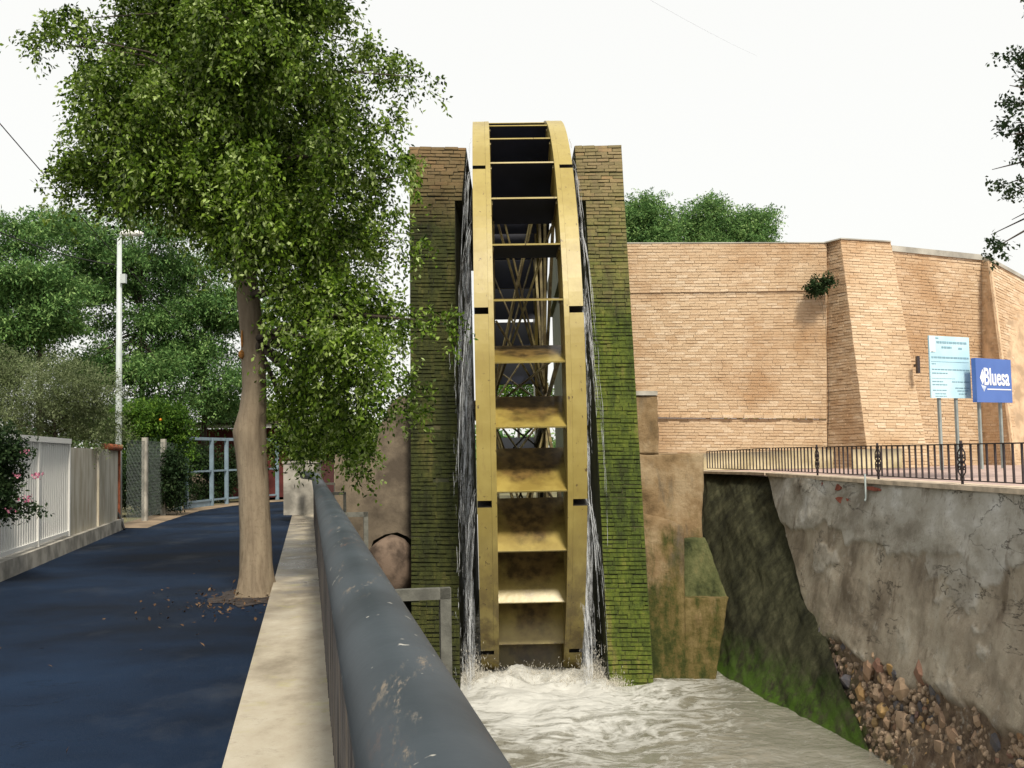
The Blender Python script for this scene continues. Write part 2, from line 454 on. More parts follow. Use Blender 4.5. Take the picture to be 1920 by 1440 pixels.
    M['plaster'] = g.done(c, nrm=g.bump(g.math('SUBTRACT', g.noise(g.pos, 14, 10, 0.78), g.math('MULTIPLY', crack, .5)), 0.9, 0.035))
    g = G('rubble_stone', 0.85, 0.3)
    c = g.ramp(g.rnd(), [(0.0, (0.19, 0.12, 0.075)), (0.2, (0.24, 0.165, 0.11)), (0.42, (0.31, 0.22, 0.15)), (0.56, (0.30, 0.19, 0.07)), (0.7, (0.17, 0.09, 0.065)), (0.82, (0.05, 0.05, 0.06)), (1.0, (0.075, 0.075, 0.085))])
    c = g.mix(g.rng(g.noise(g.pos, 11, 6, 0.7), 0.4, 0.7, 0, 0.4), c, (0.16, 0.12, 0.09))
    c = g.mix(1.0, c, (1.35, 1.35, 1.35), 'MULTIPLY')
    z = g.xyz(g.pos)[2]
    c = g.mix(g.math('MULTIPLY', g.rng(z, -2.05, -1.5, 0.9, 0), g.rng(g.noise(g.pos, 5, 5), 0.4, 0.6)), c, (0.05, 0.065, 0.015))
    M['stone'] = g.done(c, nrm=g.bump(g.noise(g.pos, 40, 6, 0.7), 0.6, 0.015))
    M['stone_small'] = plain('small_rubble_stone', (0.27, 0.20, 0.14), 0.9, 0.6, 5, 0.5)
    M['boulder'] = plain('pinkish_boulder', (0.13, 0.095, 0.072), 0.9, 0.5, 4, 0.6)
    M['red_brick'] = plain('broken_red_brick', (0.24, 0.07, 0.045), 0.9, 0.35, 12, 0.5)
    M['coping'] = plain('cream_coping', (0.52, 0.43, 0.33), 0.85, 0.22, 5, 0.3)
    g = G('cream_plinth', 0.9)
    c = g.nramp(g.noise(g.pos, 2.0, 6), [(0.3, (0.40, 0.34, 0.20)), (0.6, (0.60, 0.53, 0.35))])
    zz = g.math('ADD', g.xyz(g.pos)[2], g.math('MULTIPLY', g.noise(g.pos, 1.0, 4), 0.8))
    c = g.mix(g.rng(zz, 1.75, 1.98, 0, 0.8), c, (0.14, 0.12, 0.1))  # shadow band along the plinth top painted in as dark patches
    M['plinth'] = g.done(c)
    M['iron'] = plain('wrought_iron', (0.028, 0.020, 0.024), 0.5, 0.3, 20, 0.1, 0.5)
    M['pave'] = plain('pink_paving', (0.40, 0.30, 0.27), 0.9, 0.2, 4, 0.2)
    M['concrete'] = plain('grey_concrete', (0.30, 0.285, 0.25), 0.9, 0.35, 2.6, 0.4)
    M['grey_coping'] = plain('grey_wall_coping', (0.36, 0.35, 0.31), 0.9, 0.25, 2.0, 0.3)
    g = G('white_gate_paint', 0.5, 0.4)
    c = g.mix(g.rng(g.noise(g.scale(g.pos, 3, 3, 0.6), 2, 6, 0.65), 0.6, 0.75, 0, 0.35), (0.80, 0.80, 0.77), (0.46, 0.40, 0.30))
    M['white'] = g.done(c)
    g = G('stained_panel', 0.85)
    c = g.nramp(g.noise(g.scale(g.pos, 2, 2, 0.6), 2, 6), [(0.3, (0.42, 0.38, 0.29)), (0.7, (0.60, 0.57, 0.49))])
    rs = g.rng(g.noise(g.scale(g.pos, 6, 6, 0.6), 1.3, 6), 0.62, 0.72, 0, 0.75)
    M['panel'] = g.done(g.mix(rs, c, (0.28, 0.15, 0.06)))
    M['tile'] = plain('red_roof_tile', (0.32, 0.10, 0.05), 0.85, 0.3, 9)
    M['lamp'] = plain('lamp_pole_paint', (0.46, 0.51, 0.51), 0.4, 0.08, 3, 0.05)
    M['blue_frame'] = plain('pale_blue_paint', (0.17, 0.235, 0.29), 0.5, 0.12, 4, 0.05)
    M['red_wall'] = plain('dark_red_wall', (0.10, 0.025, 0.022), 0.85, 0.2, 3)
    M['wire'] = plain('galvanised_wire', (0.16, 0.19, 0.18), 0.5, 0.1, 4, 0.0)
    M['cable'] = plain('black_cable', (0.02, 0.02, 0.02), 0.6, 0.1, 4, 0.0)
    M['earth'] = plain('dry_earth', (0.20, 0.15, 0.10), 0.95, 0.35, 1.5, 0.5)
    M['ground'] = plain('garden_soil', (0.13, 0.12, 0.06), 0.95, 0.4, 0.4, 0.5)
    # bark
    g = G('smooth_bark', 0.9, 0.2)
    c = g.ramp(g.noise(g.scale(g.pos, 9, 9, 1.4), 1.0, 8, 0.7), [(0.25, (0.12, 0.09, 0.062)), (0.5, (0.25, 0.20, 0.14)), (0.75, (0.35, 0.29, 0.205))])
    sc = g.rng(g.noise(g.scale(g.pos, 5, 5, 0.7, (3, 1, 0)), 1.2, 6, 0.6), 0.63, 0.70, 0, 0.8)
    c = g.mix(sc, c, (0.075, 0.05, 0.03))
    z = g.xyz(g.pos)[2]
    c = g.mix(g.rng(g.noise(g.pos, 22, 9, .8), .52, .66, 0, .5), c, (0.12, 0.09, 0.06))
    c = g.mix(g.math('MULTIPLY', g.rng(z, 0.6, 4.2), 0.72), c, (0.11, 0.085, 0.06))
    h = g.noise(g.scale(g.pos, 12, 12, 1.0), 1.6, 7, 0.7)
    M['bark'] = g.done(c, nrm=g.bump(h, 0.8, 0.03))
    M['scar'] = plain('orange_torn_wood', (0.36, 0.16, 0.04), 0.8, 0.4, 18, 0.4)
    M['dark_bark'] = plain('dark_bark', (0.05, 0.04, 0.03), 0.95, 0.4, 6, 0.5)
    def leaf(name, cols, rough=0.5, tr=0.3, spec=0.12):
        g = G(name, rough, spec)
        c = g.ramp(g.attr(), [(i / (len(cols) - 1), k) for i, k in enumerate(cols)])
        c = g.mix(g.rng(g.noise(g.pos, 0.9, 3), 0.35, 0.65, 0, 0.45), c, cols[0])
        g.link(c, g.b.inputs['Base Color'])
        t = g.N('BsdfTranslucent'); g.link(c, t.inputs[0])
        mx = g.N('MixShader'); mx.inputs[0].default_value = tr
        g.nt.links.new(g.b.outputs[0], mx.inputs[1]); g.nt.links.new(t.outputs[0], mx.inputs[2])
        g.nt.links.new(mx.outputs[0], g.nt.nodes['Material Output'].inputs[0])
        return g.m
    M['leaf_main'] = leaf('glossy_evergreen_leaf', [(0.013, 0.028, 0.003), (0.042, 0.086, 0.008), (0.092, 0.165, 0.014), (0.15, 0.245, 0.024), (0.25, 0.36, 0.06), (0.46, 0.57, 0.24)], 0.42)
    M['leaf_back'] = leaf('feathery_green_leaf', [(0.05, 0.115, 0.035), (0.095, 0.195, 0.06), (0.15, 0.28, 0.085), (0.21, 0.36, 0.11), (0.31, 0.45, 0.16)], 0.5)
    M['leaf_olive'] = leaf('grey_olive_leaf', [(0.08, 0.11, 0.04), (0.135, 0.175, 0.078), (0.20, 0.245, 0.12), (0.30, 0.345, 0.20)], 0.5)
    M['leaf_orange'] = leaf('bright_citrus_leaf', [(0.03, 0.075, 0.012), (0.06, 0.13, 0.018), (0.10, 0.20, 0.025), (0.17, 0.28, 0.04)], 0.4, 0.35)
    M['leaf_vine'] = leaf('dark_vine_leaf', [(0.016, 0.035, 0.014), (0.028, 0.055, 0.02), (0.05, 0.08, 0.03)], 0.5)
    M['leaf_yellow'] = leaf('yellow_green_leaf', [(0.09, 0.15, 0.02), (0.16, 0.24, 0.03), (0.24, 0.33, 0.06)], 0.5, 0.4)
    M['leaf_dead'] = leaf('fallen_brown_leaf', [(0.06, 0.034, 0.02), (0.11, 0.065, 0.036), (0.19, 0.12, 0.065)], 0.8, 0.1)
    M['pink'] = leaf('pink_bract', [(0.55, 0.16, 0.28), (0.7, 0.3, 0.4)], 0.6, 0.3)
    M['fruit'] = plain('orange_fruit', (0.65, 0.22, 0.02), 0.5, 0.1)
    # signs
    def panel(name, a, b):
        g = G(name, 0.25, 0.5); z = g.xyz(g.obj)
        return g.done(g.nramp(g.noise(g.obj, 1.2, 2), [(0.35, a), (0.65, b)]))
    M['sign_light'] = panel('pale_blue_board', (0.42, 0.66, 0.78), (0.52, 0.75, 0.84))
    M['sign_blue'] = panel('royal_blue_board', (0.055, 0.13, 0.42), (0.07, 0.155, 0.47))
    M['sign_white'] = plain('white_print', (0.82, 0.85, 0.86), 0.4, 0.03, 3, 0)
    M['sign_fade'] = plain('faded_white_print', (0.48, 0.56, 0.72), 0.4, 0.2, 12, 0)
    M['sign_ink'] = plain('faded_ink', (0.20, 0.34, 0.42), 0.5, 0.1, 3, 0)
    M['post'] = plain('grey_sign_post', (0.25, 0.29, 0.29), 0.5, 0.15, 5, 0.05)
    # water
    g = G('murky_water', 0.2, 0.5)
    foam = g.attr('foam')
    p = g.pos
    st = g.noise(g.scale(p, 0.8, 1.1, 1), 1.25, 9, 0.62, 1.6)
    st2 = g.noise(g.scale(p, 1.4, 1.0, 1, (4, 2, 0)), 3.4, 7, 0.7, 1.0)
    ridge = g.math('SUBTRACT', 1.0, g.math('MULTIPLY', g.math('ABSOLUTE', g.math('SUBTRACT', st, 0.5)), 9.0), clamp=True)
    fm = g.math('ADD', g.math('MULTIPLY', ridge, 0.52), g.math('MULTIPLY', g.math('SUBTRACT', st2, 0.45), 0.9))
    fm = g.math('ADD', fm, g.math('SUBTRACT', g.math('MULTIPLY', foam, 1.0), 0.42))
    fm = g.rng(fm, 0.15, 0.8)
    c = g.mix(fm, g.nramp(g.noise(p, 0.5, 4), [(0.3, (0.16, 0.155, 0.122)), (0.7, (0.205, 0.20, 0.165))]), (0.52, 0.525, 0.50))
    n1 = g.bump(g.noise(g.scale(p, 1, 1.3, 1), 4.2, 5, 0.55, 0.6), 0.35, 0.10)
    n1 = g.bump(fm, 0.5, 0.03, n1)
    M['water'] = g.done(c, rough=g.rng(fm, 0, 1, 0.12, 0.6), nrm=n1)
    def watery(name, col, alpha):
        g = G(name, 0.25, 0.6)
        g.link(col, g.b.inputs['Base Color'])
        t = g.N('BsdfTransparent'); mx = g.N('MixShader')
        a = g.rng(g.noise(g.scale(g.pos, 30, 12, 2.2), 1.0, 6, 0.75), 0.46, 0.66, alpha[0], alpha[1])
        g.nt.links.new(a, mx.inputs[0]); g.nt.links.new(t.outputs[0], mx.inputs[1]); g.nt.links.new(g.b.outputs[0], mx.inputs[2])
        g.nt.links.new(mx.outputs[0], g.nt.nodes['Material Output'].inputs[0])
        return g.m
    M['stream'] = watery('falling_water', (0.62, 0.65, 0.69), (0.0, 0.85))
    M['splash'] = watery('splash_water', (0.72, 0.69, 0.61), (0.15, 0.85))
mats()

rg = random.Random(7)
ng = np.random.default_rng(11)
ZW = -2.02                      # water level

# ------------------------------------------------------------------ frames of reference
# railing line on the left bank: runs away to the vanishing point at (578,857)
dv = ray(578, 857); DL = Vector((dv.x, dv.y, 0)).normalized(); NL = Vector((DL.y, -DL.x, 0))
def L(s, off, z):
    return DL * s + NL * off + Vector((0, 0, z))

# ------------------------------------------------------------------ ground, road, water
def sheet(name, pts, mat, kind='structure'):
    o = mesh_obj(name, [Vector(p) for p in pts], [list(range(len(pts)))], mat)
    o['kind'] = kind
    return o

bank = [L(-8, 0.45, -0.03), L(30, 0.45, -0.03)]
sheet('ground', [(-400, -40, -0.03), (bank[0].x, bank[0].y, -0.03), (bank[1].x, bank[1].y, -0.03), (4.3, 29.5, -0.03), (400, 29.5, -0.03), (400, 500, -0.03), (-400, 500, -0.03)], M['ground'])
LEFT = [(-2.6, -8), (-5.6, 8), (-7.05, 15), (-9.25, 25.8), (-10.35, 34.0), (-10.15, 37.0), (-9.7, 39.2), (-8.7, 40.6), (-6.8, 42.0), (-5.6, 60)]
rd = [(x, y, 0.0) for x, y in LEFT] + [tuple(L(60, -0.38, 0)), tuple(L(-8, -0.38, 0))]
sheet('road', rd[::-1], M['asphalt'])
# dirt ring round the tree foot and the earthen verge along the far fence
vb = MB()
def strip_pts(pts, w, z):
    out = []
    for i, (x, y) in enumerate(pts):
        a = Vector(pts[max(i - 1, 0)]); b = Vector(pts[min(i + 1, len(pts) - 1)])
        t = (b - a).normalized(); n = Vector((t.y, -t.x))
        out.append((Vector((x, y, z)), Vector((x + n.x * w, y + n.y * w, z))))
    return out
verge = [(-9.25, 25.8), (-9.6, 28), (-10.0, 31), (-10.35, 34.0), (-10.15, 37.0), (-9.7, 39.2), (-8.7, 40.6), (-6.8, 42.0)]
sp = strip_pts(verge, 0.55, 0.03)
for i in range(len(sp) - 1):
    a, b = sp[i]; c, d = sp[i + 1]
    vb.add([a - (b - a) * 0.6, b - Vector((0, 0, .028)), d - Vector((0, 0, .028)), c - (d - c) * 0.6], [(0, 1, 2, 3)])
o = vb.build('verge', M['earth']); o['kind'] = 'structure'

# the canal water: fine sheet, heaving where it leaves the wheel
def water():
    ys = np.concatenate([np.linspace(2.0, 10, 90), np.linspace(10.05, 19.5, 260), np.linspace(19.6, 29.4, 60)])
    xs = np.linspace(-5.2, 6.2, 260)
    X, Y = np.meshgrid(xs, ys)
    dw = np.sqrt(((X - 0.3) / 1.25) ** 2 + ((Y - 17.9) / 1.9) ** 2)
    foam = np.clip(1.25 - 0.42 * dw, 0, 1) + 0.30 * np.exp(-((X - 0.6) / 2.2) ** 2 - ((Y - 12.5) / 4.5) ** 2)
    foam *= np.clip(1.1 - 0.30 * np.clip(X - 2.4, 0, 9), 0.35, 1)
    amp = 0.035 + 0.12 * np.exp(-dw ** 2 * 0.35)
    Z = ZW + amp * (fbm(X * 1.7, Y * 1.4, 3, 5) - 0.5) * 2.2 + 0.42 * np.exp(-((X - 0.28) / 1.15) ** 4 - ((Y - 17.6) / 0.55) ** 2) * np.clip(fbm(X * 3.2, Y * 3.2, 9, 5) - .25, 0, 1)
    o = grid_mesh('water', np.stack([X, Y, Z], -1), M['water'], vattr={'foam': np.clip(foam, 0, 1)}, kind='structure')
water()

# ------------------------------------------------------------------ left bank: kerb, railing
kb = MB()
kb.prism([L(-8, -0.41, 0.15), L(-8, 0.42, 0.15), L(-8, 0.42, -2.6), L(-8, -0.41, -2.6)], DL * 37.0)
o = kb.build('kerb', M['kerb']); o['kind'] = 'structure'

root = empty('pipe_railing', L(2, 0.14, 0.15), 'long grey railing with a fat worn handrail pipe along the canal kerb', 'railing')
pts = [L(s, 0.16, 1.163) for s in np.linspace(-3, 24, 55)] + [L(25.2, 0.12, 1.165), L(26.4, 0.02, 1.165), L(27.6, -0.12, 1.16)]
MB().tube(pts, 0.098, 24).build('handrail_pipe', M['rail'], root, smooth=True)
MB().beam(L(-3, 0.15, 0.20), L(26, 0.15, 0.20), 0.04, 0.03).build('bottom_rail', M['baluster'], root)
b0 = None
for i in range(232):
    s = -1.2 + i * 0.117
    ax = (DL, NL, Vector((0, 0, 1)))
    if b0 is None:
        b0 = MB().box((0, 0, 0), (0.03, 0.05, 0.945), ax).build('baluster', M['baluster'], root, world=False)
        o = b0
    else:
        o = b0.copy(); COL.objects.link(o)
    o.location = L(s + rg.uniform(-.006, .006), 0.135 + rg.uniform(-.0018, .0018), 0.62) - Vector(root.location)
br0 = None
for i, s in enumerate((4.5, 10.8, 17.1, 23.4)):
    mb = MB()
    if br0 is None:
        mb.beam(NL * 0.05, NL * 0.42, 0.05, 0.045); mb.beam(NL * 0.40 + Vector((0, 0, 0.0225)), NL * 0.40 + Vector((0, 0, -1.3)), 0.045, 0.05, up=DL)
        br0 = o = mb.build('outrigger_bracket', M['bracket'], root, world=False)
        lb = Vector(o.location)
    else:
        o = br0.copy(); COL.objects.link(o)
    o.location = L(s, 0.15, 1.03) + lb - Vector(root.location)

# end pillar at the far end of the kerb
mb = MB(); c0 = L(28.4, -0.15, 0)
mb.box((c0.x, c0.y, 0.80), (0.85, 0.6, 1.3)).box((c0.x, c0.y, 1.48), (0.9, 0.65, 0.06))
tag(mb.build('concrete_pillar', M['concrete']), 'stained concrete pillar at the far end of the pipe railing', 'pillar')

# ------------------------------------------------------------------ the wheel towers
TP0 = Vector((0, 17.2, ZW)); TB = 2.3 / 9.1          # battered front plane: Y = 17.2 + TB*(z-ZW)
TN = Vector((0, -1, TB)).normalized()
def T(u, v, back=0.0):
    return hit(u, v, TP0 - TN * back, TN)

BV = []
def unit_bricks():
    for k in range(10):
        r = random.Random(k)
        vs = []
        for z in (-.5, .5):
            for y in (0, 1):
                for x in (-.5, .5):
                    j = 0.06
                    vs.append((x + r.uniform(-.02, .02), y + (r.uniform(-j, j) if y else 0) * 2, z + r.uniform(-j, j) * 1.3))
        fs = [(0, 2, 3, 1), (4, 5, 7, 6), (2, 6, 7, 3), (0, 4, 6, 2), (1, 3, 7, 5)]
        BV.append((vs, fs))
unit_bricks()

def brick_patch(A, B, C, D, rowh=0.07, blen=0.27, joint=0.016, proud=0.022, seed=0, gap=0.0, vj=0.011, jr=(.75, 1.3)):
    """A,B,C,D: bottom-left, bottom-right, top-right, top-left. Returns a list of 4x4 matrices for the unit brick."""
    r = random.Random(seed)
    n = (B - A).cross(D - A).normalized()
    H = ((D - A).length + (C - B).length) / 2
    rows = max(1, int(round(H / rowh)))
    out = []
    for i in range(rows):
        vm = (i + 0.5) / rows
        a = A.lerp(D, vm); b = B.lerp(C, vm)
        w = (b - a).length; U = (b - a).normalized()
        Vv = n.cross(U)
        wav = r.uniform(-.004, .004)
        x = -blen * (0.5 if i % 2 else 0.05) * r.uniform(0.7, 1.0)
        if x < -blen * 0.45: x = -blen * .5
        while x < w - 0.02:
            l = blen * r.uniform(0.82, 1.12)
            x0, x1 = max(x, 0), min(x + l, w)
            if w - x1 < 0.06: x1 = w
            if x1 - x0 > 0.03 and r.random() > gap:
                c = a + U * ((x0 + x1) / 2) + Vv * (wav + r.uniform(-.003, .003))
                ang = r.uniform(-.012, .012)
                U2 = U * math.cos(ang) + Vv * math.sin(ang); V2 = Vv * math.cos(ang) - U * math.sin(ang)
                hgt = H / rows - joint * r.uniform(*jr)
                dep = proud * r.uniform(0.45, 1.5)
                ln = (x1 - x0) - vj
                m = Matrix.Identity(4)
                for k in range(3):
                    m[k][0], m[k][1], m[k][2], m[k][3] = U2[k] * ln, n[k] * dep, V2[k] * hgt, c[k]
                out.append(m)
            x = x1 if x1 >= w else x + l
    return out

BRM = {}
def lay_bricks(matrices, mat, parent, keep=300, seed=1):
    """the bricks that show largest become parts of their own, the rest one joined part"""
    r = random.Random(seed)
    def score(m):
        c = m.to_translation(); d = c - EYE
        f = d.dot(fw)
        if f <= 1: return 0
        u, v = 960 + FPX * d.dot(rtv) / f, 720 - FPX * d.dot(upv) / f
        if not (0 < u < 1920 and 0 < v < 1440): return 0
        return (m.col[0].length * m.col[2].length) / f ** 2 * r.uniform(0.9, 1.1)
    ms = sorted(matrices, key=score, reverse=True)
    if mat.name not in BRM:
        BRM[mat.name] = []
        for k, (vs, fs) in enumerate(BV):
            me = bpy.data.meshes.new('brick'); me.from_pydata(vs, [], fs); me.materials.append(mat)
            BRM[mat.name].append(me)
    off = Vector(parent.location)
    for i, m in enumerate(ms[:keep]):
        o = bpy.data.objects.new('brick', BRM[mat.name][r.randrange(len(BV))]); COL.objects.link(o)
        o.parent = parent
        m2 = m.copy(); m2.translation = m.to_translation() - off
        o.matrix_local = m2
    V, F, A = [], [], []
    for m in ms[keep:]:
        vs, fs = BV[r.randrange(len(BV))]
        b = len(V); V += [m @ Vector(v) for v in vs]; F += [[b + i for i in f] for f in fs]; A += [r.random()] * len(fs)
    if V:
        mesh_obj('brick_courses', V, F, mat, parent, kind='stuff', face_attr=A)

def tower(name, label, quads, mat, core, backY, seed):
    """quads: list of (A,B,C,D) photo pixels on the battered front; the first is the main shaft"""
    pts = [[T(*p) for p in q] for q in quads]
    base = (pts[0][0] + pts[0][1]) / 2; base.z = ZW - 0.4
    root = empty(name, base, label, 'tower')
    ms = []
    mb = MB()
    for k, q in enumerate(pts):
        A, B, C, D = q
        ms += brick_patch(A, B, C, D, seed=seed + k, vj=.010, blen=.235, proud=.022, gap=.006, joint=.014, jr=(.2, 1.9))
        q2 = [p - TN * 0.004 for p in q]
        if k == 0:
            q2[0] = q2[0] + (q2[0] - q2[3]) * 0.07; q2[1] = q2[1] + (q2[1] - q2[2]) * 0.07
        back = [Vector((p.x, backY, p.z)) for p in q2]
        mb.prism(q2, back)
    mb.build('masonry_core', core, root)
    lay_bricks(ms, mat, root, 300, seed)
    return root, pts

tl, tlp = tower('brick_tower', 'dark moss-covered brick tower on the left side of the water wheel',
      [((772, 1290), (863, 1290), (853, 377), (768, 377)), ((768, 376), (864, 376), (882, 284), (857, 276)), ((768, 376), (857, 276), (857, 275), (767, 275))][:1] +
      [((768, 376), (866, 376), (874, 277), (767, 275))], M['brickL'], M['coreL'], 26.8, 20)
tr, trp = tower('brick_tower', 'bright green mossy brick tower on the right side of the water wheel',
      [((1142, 1290), (1226, 1290), (1171, 377), (1098, 377)), ((1086, 376), (1171, 376), (1165, 272), (1077, 274))], M['brickR'], M['coreR'], 36.0, 40)

# ------------------------------------------------------------------ the water wheel
RW = 5.58
WC = Vector((0.143, 21.6, 2.464)); YAW = 0.024
wheel = empty('water_wheel', WC, 'big yellow iron water wheel with flat paddles turning between mossy towers', 'water wheel', rot=(0, 0, YAW))
HALF, RIMW = 0.82, 0.293
def arc_box(mb, x0, x1, r0, r1, a0, a1, n):
    V = []
    for i in range(n + 1):
        a = a0 + (a1 - a0) * i / n
        for (x, r) in ((x0, r1), (x1, r1), (x1, r0), (x0, r0)):
            V.append((x, -r * math.cos(a), r * math.sin(a)))
    F = []
    for i in range(n):
        for k in range(4):
            k2 = (k + 1) % 4
            F.append((i * 4 + k, i * 4 + k2, (i + 1) * 4 + k2, (i + 1) * 4 + k))
    F.append((0, 3, 2, 1)); F.append((n * 4, n * 4 + 1, n * 4 + 2, n * 4 + 3))
    mb.add(V, F)
def wpart(mb, name, mat, parent=None, smooth=False):
    return mesh_obj(name, mb.v, mb.f, mat, parent or wheel, smooth, world=False, origin=(0, 0, 0))
for sgn in (-1, 1):
    xo, xi = sgn * HALF, sgn * (HALF - RIMW)
    xm = sgn * (HALF - 0.215)
    mb = MB(); arc_box(mb, min(xm, xi), max(xm, xi), 4.72, RW + 0.004, 0, 2 * math.pi, 120)
    wpart(mb, 'rim', M['yellow'])
    mb = MB(); arc_box(mb, min(xo * .995, xm), max(xo * .995, xm), 4.80, 5.22, 0, 2 * math.pi, 120)
    wpart(mb, 'bucket_channel', M['dark_steel_slot_shade'])
    first = None
    for k in range(12):
        if first is None:
            mb = MB(); arc_box(mb, min(xo, xm + sgn * .002), max(xo, xm + sgn * .002), 5.16, RW, R(0.55), R(29.45), 12)
            first = o = wpart(mb, 'bucket', M['yellow'])
            o.data.materials.append(M['dark_steel_slot_shade'])
            for p_ in o.data.polygons[-2:] if False else [o.data.polygons[-1], o.data.polygons[-2]]: p_.material_index = 1  # bucket ends coloured dark, putting the shade of the slots into the colour
        else:
            o = first.copy(); COL.objects.link(o)
        o.rotation_euler = (-R(13.2 + 30 * k), 0, 0)
# paddles
BL, TILT = 1.02, R(24)
xin = HALF - RIMW
first = None
for k in range(36):
    phi = R(-5 + 10 * k)
    if first is None:
        d = Vector((0, math.cos(TILT), math.sin(TILT))); n = Vector((0, -math.sin(TILT), math.cos(TILT)))
        O = Vector((0, -RW + 0.03, 0))
        root_b = bpy.data.objects.new('paddle', None)
        # sheet: upper face yellow with stains and painted shade, lower face dark
        V = []; nx = 6; nyy = 8
        def slab(off, flip):
            v0 = len(V); F = []
            for j in range(nyy + 1):
                for i in range(nx + 1):
                    V.append(O + Vector((-xin + 2 * xin * i / nx, 0, 0)) + d * (BL * j / nyy) + n * off)
            for j in range(nyy):
                for i in range(nx):
                    a = v0 + j * (nx + 1) + i
                    q = [a, a + 1, a + nx + 2, a + nx + 1]
                    F.append(q[::-1] if flip else q)
            return F
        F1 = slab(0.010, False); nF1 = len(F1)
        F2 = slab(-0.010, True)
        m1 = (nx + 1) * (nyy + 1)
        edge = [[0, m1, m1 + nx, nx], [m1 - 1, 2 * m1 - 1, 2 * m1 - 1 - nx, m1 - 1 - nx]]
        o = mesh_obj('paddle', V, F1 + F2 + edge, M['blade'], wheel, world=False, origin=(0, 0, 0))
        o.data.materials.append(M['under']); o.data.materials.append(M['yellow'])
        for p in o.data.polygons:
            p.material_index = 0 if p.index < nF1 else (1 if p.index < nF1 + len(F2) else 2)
        lip = MB(); lip.beam(O + Vector((-xin, 0, 0)), O + Vector((xin, 0, 0)), 0.012, 0.026, up=n)
        lo = mesh_obj('paddle_lip', lip.v, lip.f, M['yellow'], o, world=False, origin=(0, 0, 0))
        first = (o, lo)
        for sx in (-1, 1):
            brk = MB().beam(O + Vector((sx * (xin - .012), 0, 0)) + d * .06 - n * 0.045, O + Vector((sx * (xin - .012), 0, 0)) + d * (BL * .8) - n * 0.045, 0.02, 0.06, up=n)
            first += (mesh_obj('paddle_bracket', brk.v, brk.f, M['spoke'], o, world=False, origin=(0, 0, 0)),)
    else:
        o = first[0].copy(); COL.objects.link(o)
        for c in first[1:]:
            l2 = c.copy(); COL.objects.link(l2); l2.parent = o
    o.rotation_euler = (-phi, 0, 0)
# hub, spokes, cross rods
mb = MB().tube([(-1.25, 0, 0), (1.25, 0, 0)], 0.2, 20); wpart(mb, 'axle', M['dark_steel_slot_shade'], smooth=True)
for sgn in (-1, 1):
    mb = MB().tube([(sgn * .44, 0, 0), (sgn * .56, 0, 0)], 0.55, 28); wpart(mb, 'hub_flange', M['spoke'])
first = None
def spin(src, ang):
    o = src.copy(); COL.objects.link(o); o.rotation_euler = (-ang, 0, 0); return o
for sgn in (-1, 1):
    mb = MB().beam((sgn * .50, -0.4, 0), (sgn * .50, -4.8, 0), 0.05, 0.10); s0 = wpart(mb, 'spoke', M['spoke'])
    mb = MB().tube([(sgn * .48, -0.5, 0), (-sgn * .48, -4.7, 0)], 0.022, 6); r0 = wpart(mb, 'cross_rod', M['spoke'])
    for k in range(12):
        if k: spin(s0, R(30 * k + 8)); spin(r0, R(30 * k + 8 + (7 if sgn > 0 else 0)))
    s0.rotation_euler = (-R(8), 0, 0); r0.rotation_euler = (-R(8 + (7 if sgn > 0 else 0)), 0, 0)

# ------------------------------------------------------------------ right pier beside the tower
pr = empty('canal_pier', T(1270, 1280, 0.3), 'ochre plastered masonry pier joined to the right tower', 'pier')
def rough_block(name, px, back, mat, parent, depthY, amp=.05, seed=0, edge=.03):
    """a masonry block: uneven front face on the battered plane, skirts running back"""
    A, B, C, D = [np.array(T(u, v, back)) for u, v in px]
    nx, ny = 44, 64
    a, b = np.meshgrid(np.linspace(0, 1, nx), np.linspace(0, 1, ny))
    Q = (A * (1 - a[..., None]) + B * a[..., None]) * (1 - b[..., None]) + (D * (1 - a[..., None]) + C * a[..., None]) * b[..., None]
    dz = amp * 2 * (fbm(Q[..., 0] * 2.2, Q[..., 2] * 1.8, seed, 6) - .5)
    rim = np.minimum(np.minimum(a, 1 - a) * 30, np.minimum(b, 1 - b) * 45).clip(0, 1)
    dz -= .035 * (1 - rim) ** 2
    Q = Q + np.array(TN) * dz[..., None]
    Q[..., 0] += edge * (1 - rim) * (fbm(Q[..., 2] * 3, Q[..., 2] * 0, seed + 3, 4) - .5) * 2
    Q[..., 2] += edge * (1 - rim) * (fbm(Q[..., 0] * 3, Q[..., 0] * 0, seed + 5, 4) - .5) * 2
    G2 = np.zeros((ny + 2, nx + 2, 3)); G2[1:-1, 1:-1] = Q
    G2[0, 1:-1] = Q[0]; G2[-1, 1:-1] = Q[-1]; G2[1:-1, 0] = Q[:, 0]; G2[1:-1, -1] = Q[:, -1]
    G2[0, 0], G2[0, -1], G2[-1, 0], G2[-1, -1] = Q[0, 0], Q[0, -1], Q[-1, 0], Q[-1, -1]
    G2[0, :, 1] = G2[-1, :, 1] = G2[:, 0, 1] = G2[:, -1, 1] = depthY
    return grid_mesh(name, G2, mat, parent, smooth=True)
rough_block('upper_block', [(1180, 1010), (1318, 1012), (1319, 850), (1180, 850)], 0.55, M['pier'], pr, 26.2, .05, 1)
rough_block('buttress_block', [(1172, 850), (1236, 850), (1232, 740), (1172, 740)], 0.53, M['pier'], pr, 26.2, .03, 2)
blk_q = [T(u, v, .50) for u, v in [(1180, 741), (1233, 741), (1233, 733), (1180, 733)]]
MB().prism(blk_q, [Vector((p.x, 25, p.z)) for p in blk_q]).build('cap_stone', M['concrete'], pr)
rough_block('lower_block', [(1180, 1295), (1286, 1295), (1284, 984), (1180, 958)], 0.22, M['pier'], pr, 25.0, .07, 3)
rough_block('base_block', [(1283, 1295), (1340, 1295), (1367, 1119), (1283, 1119)], 0.20, M['pier'], pr, 25.0, .07, 4)
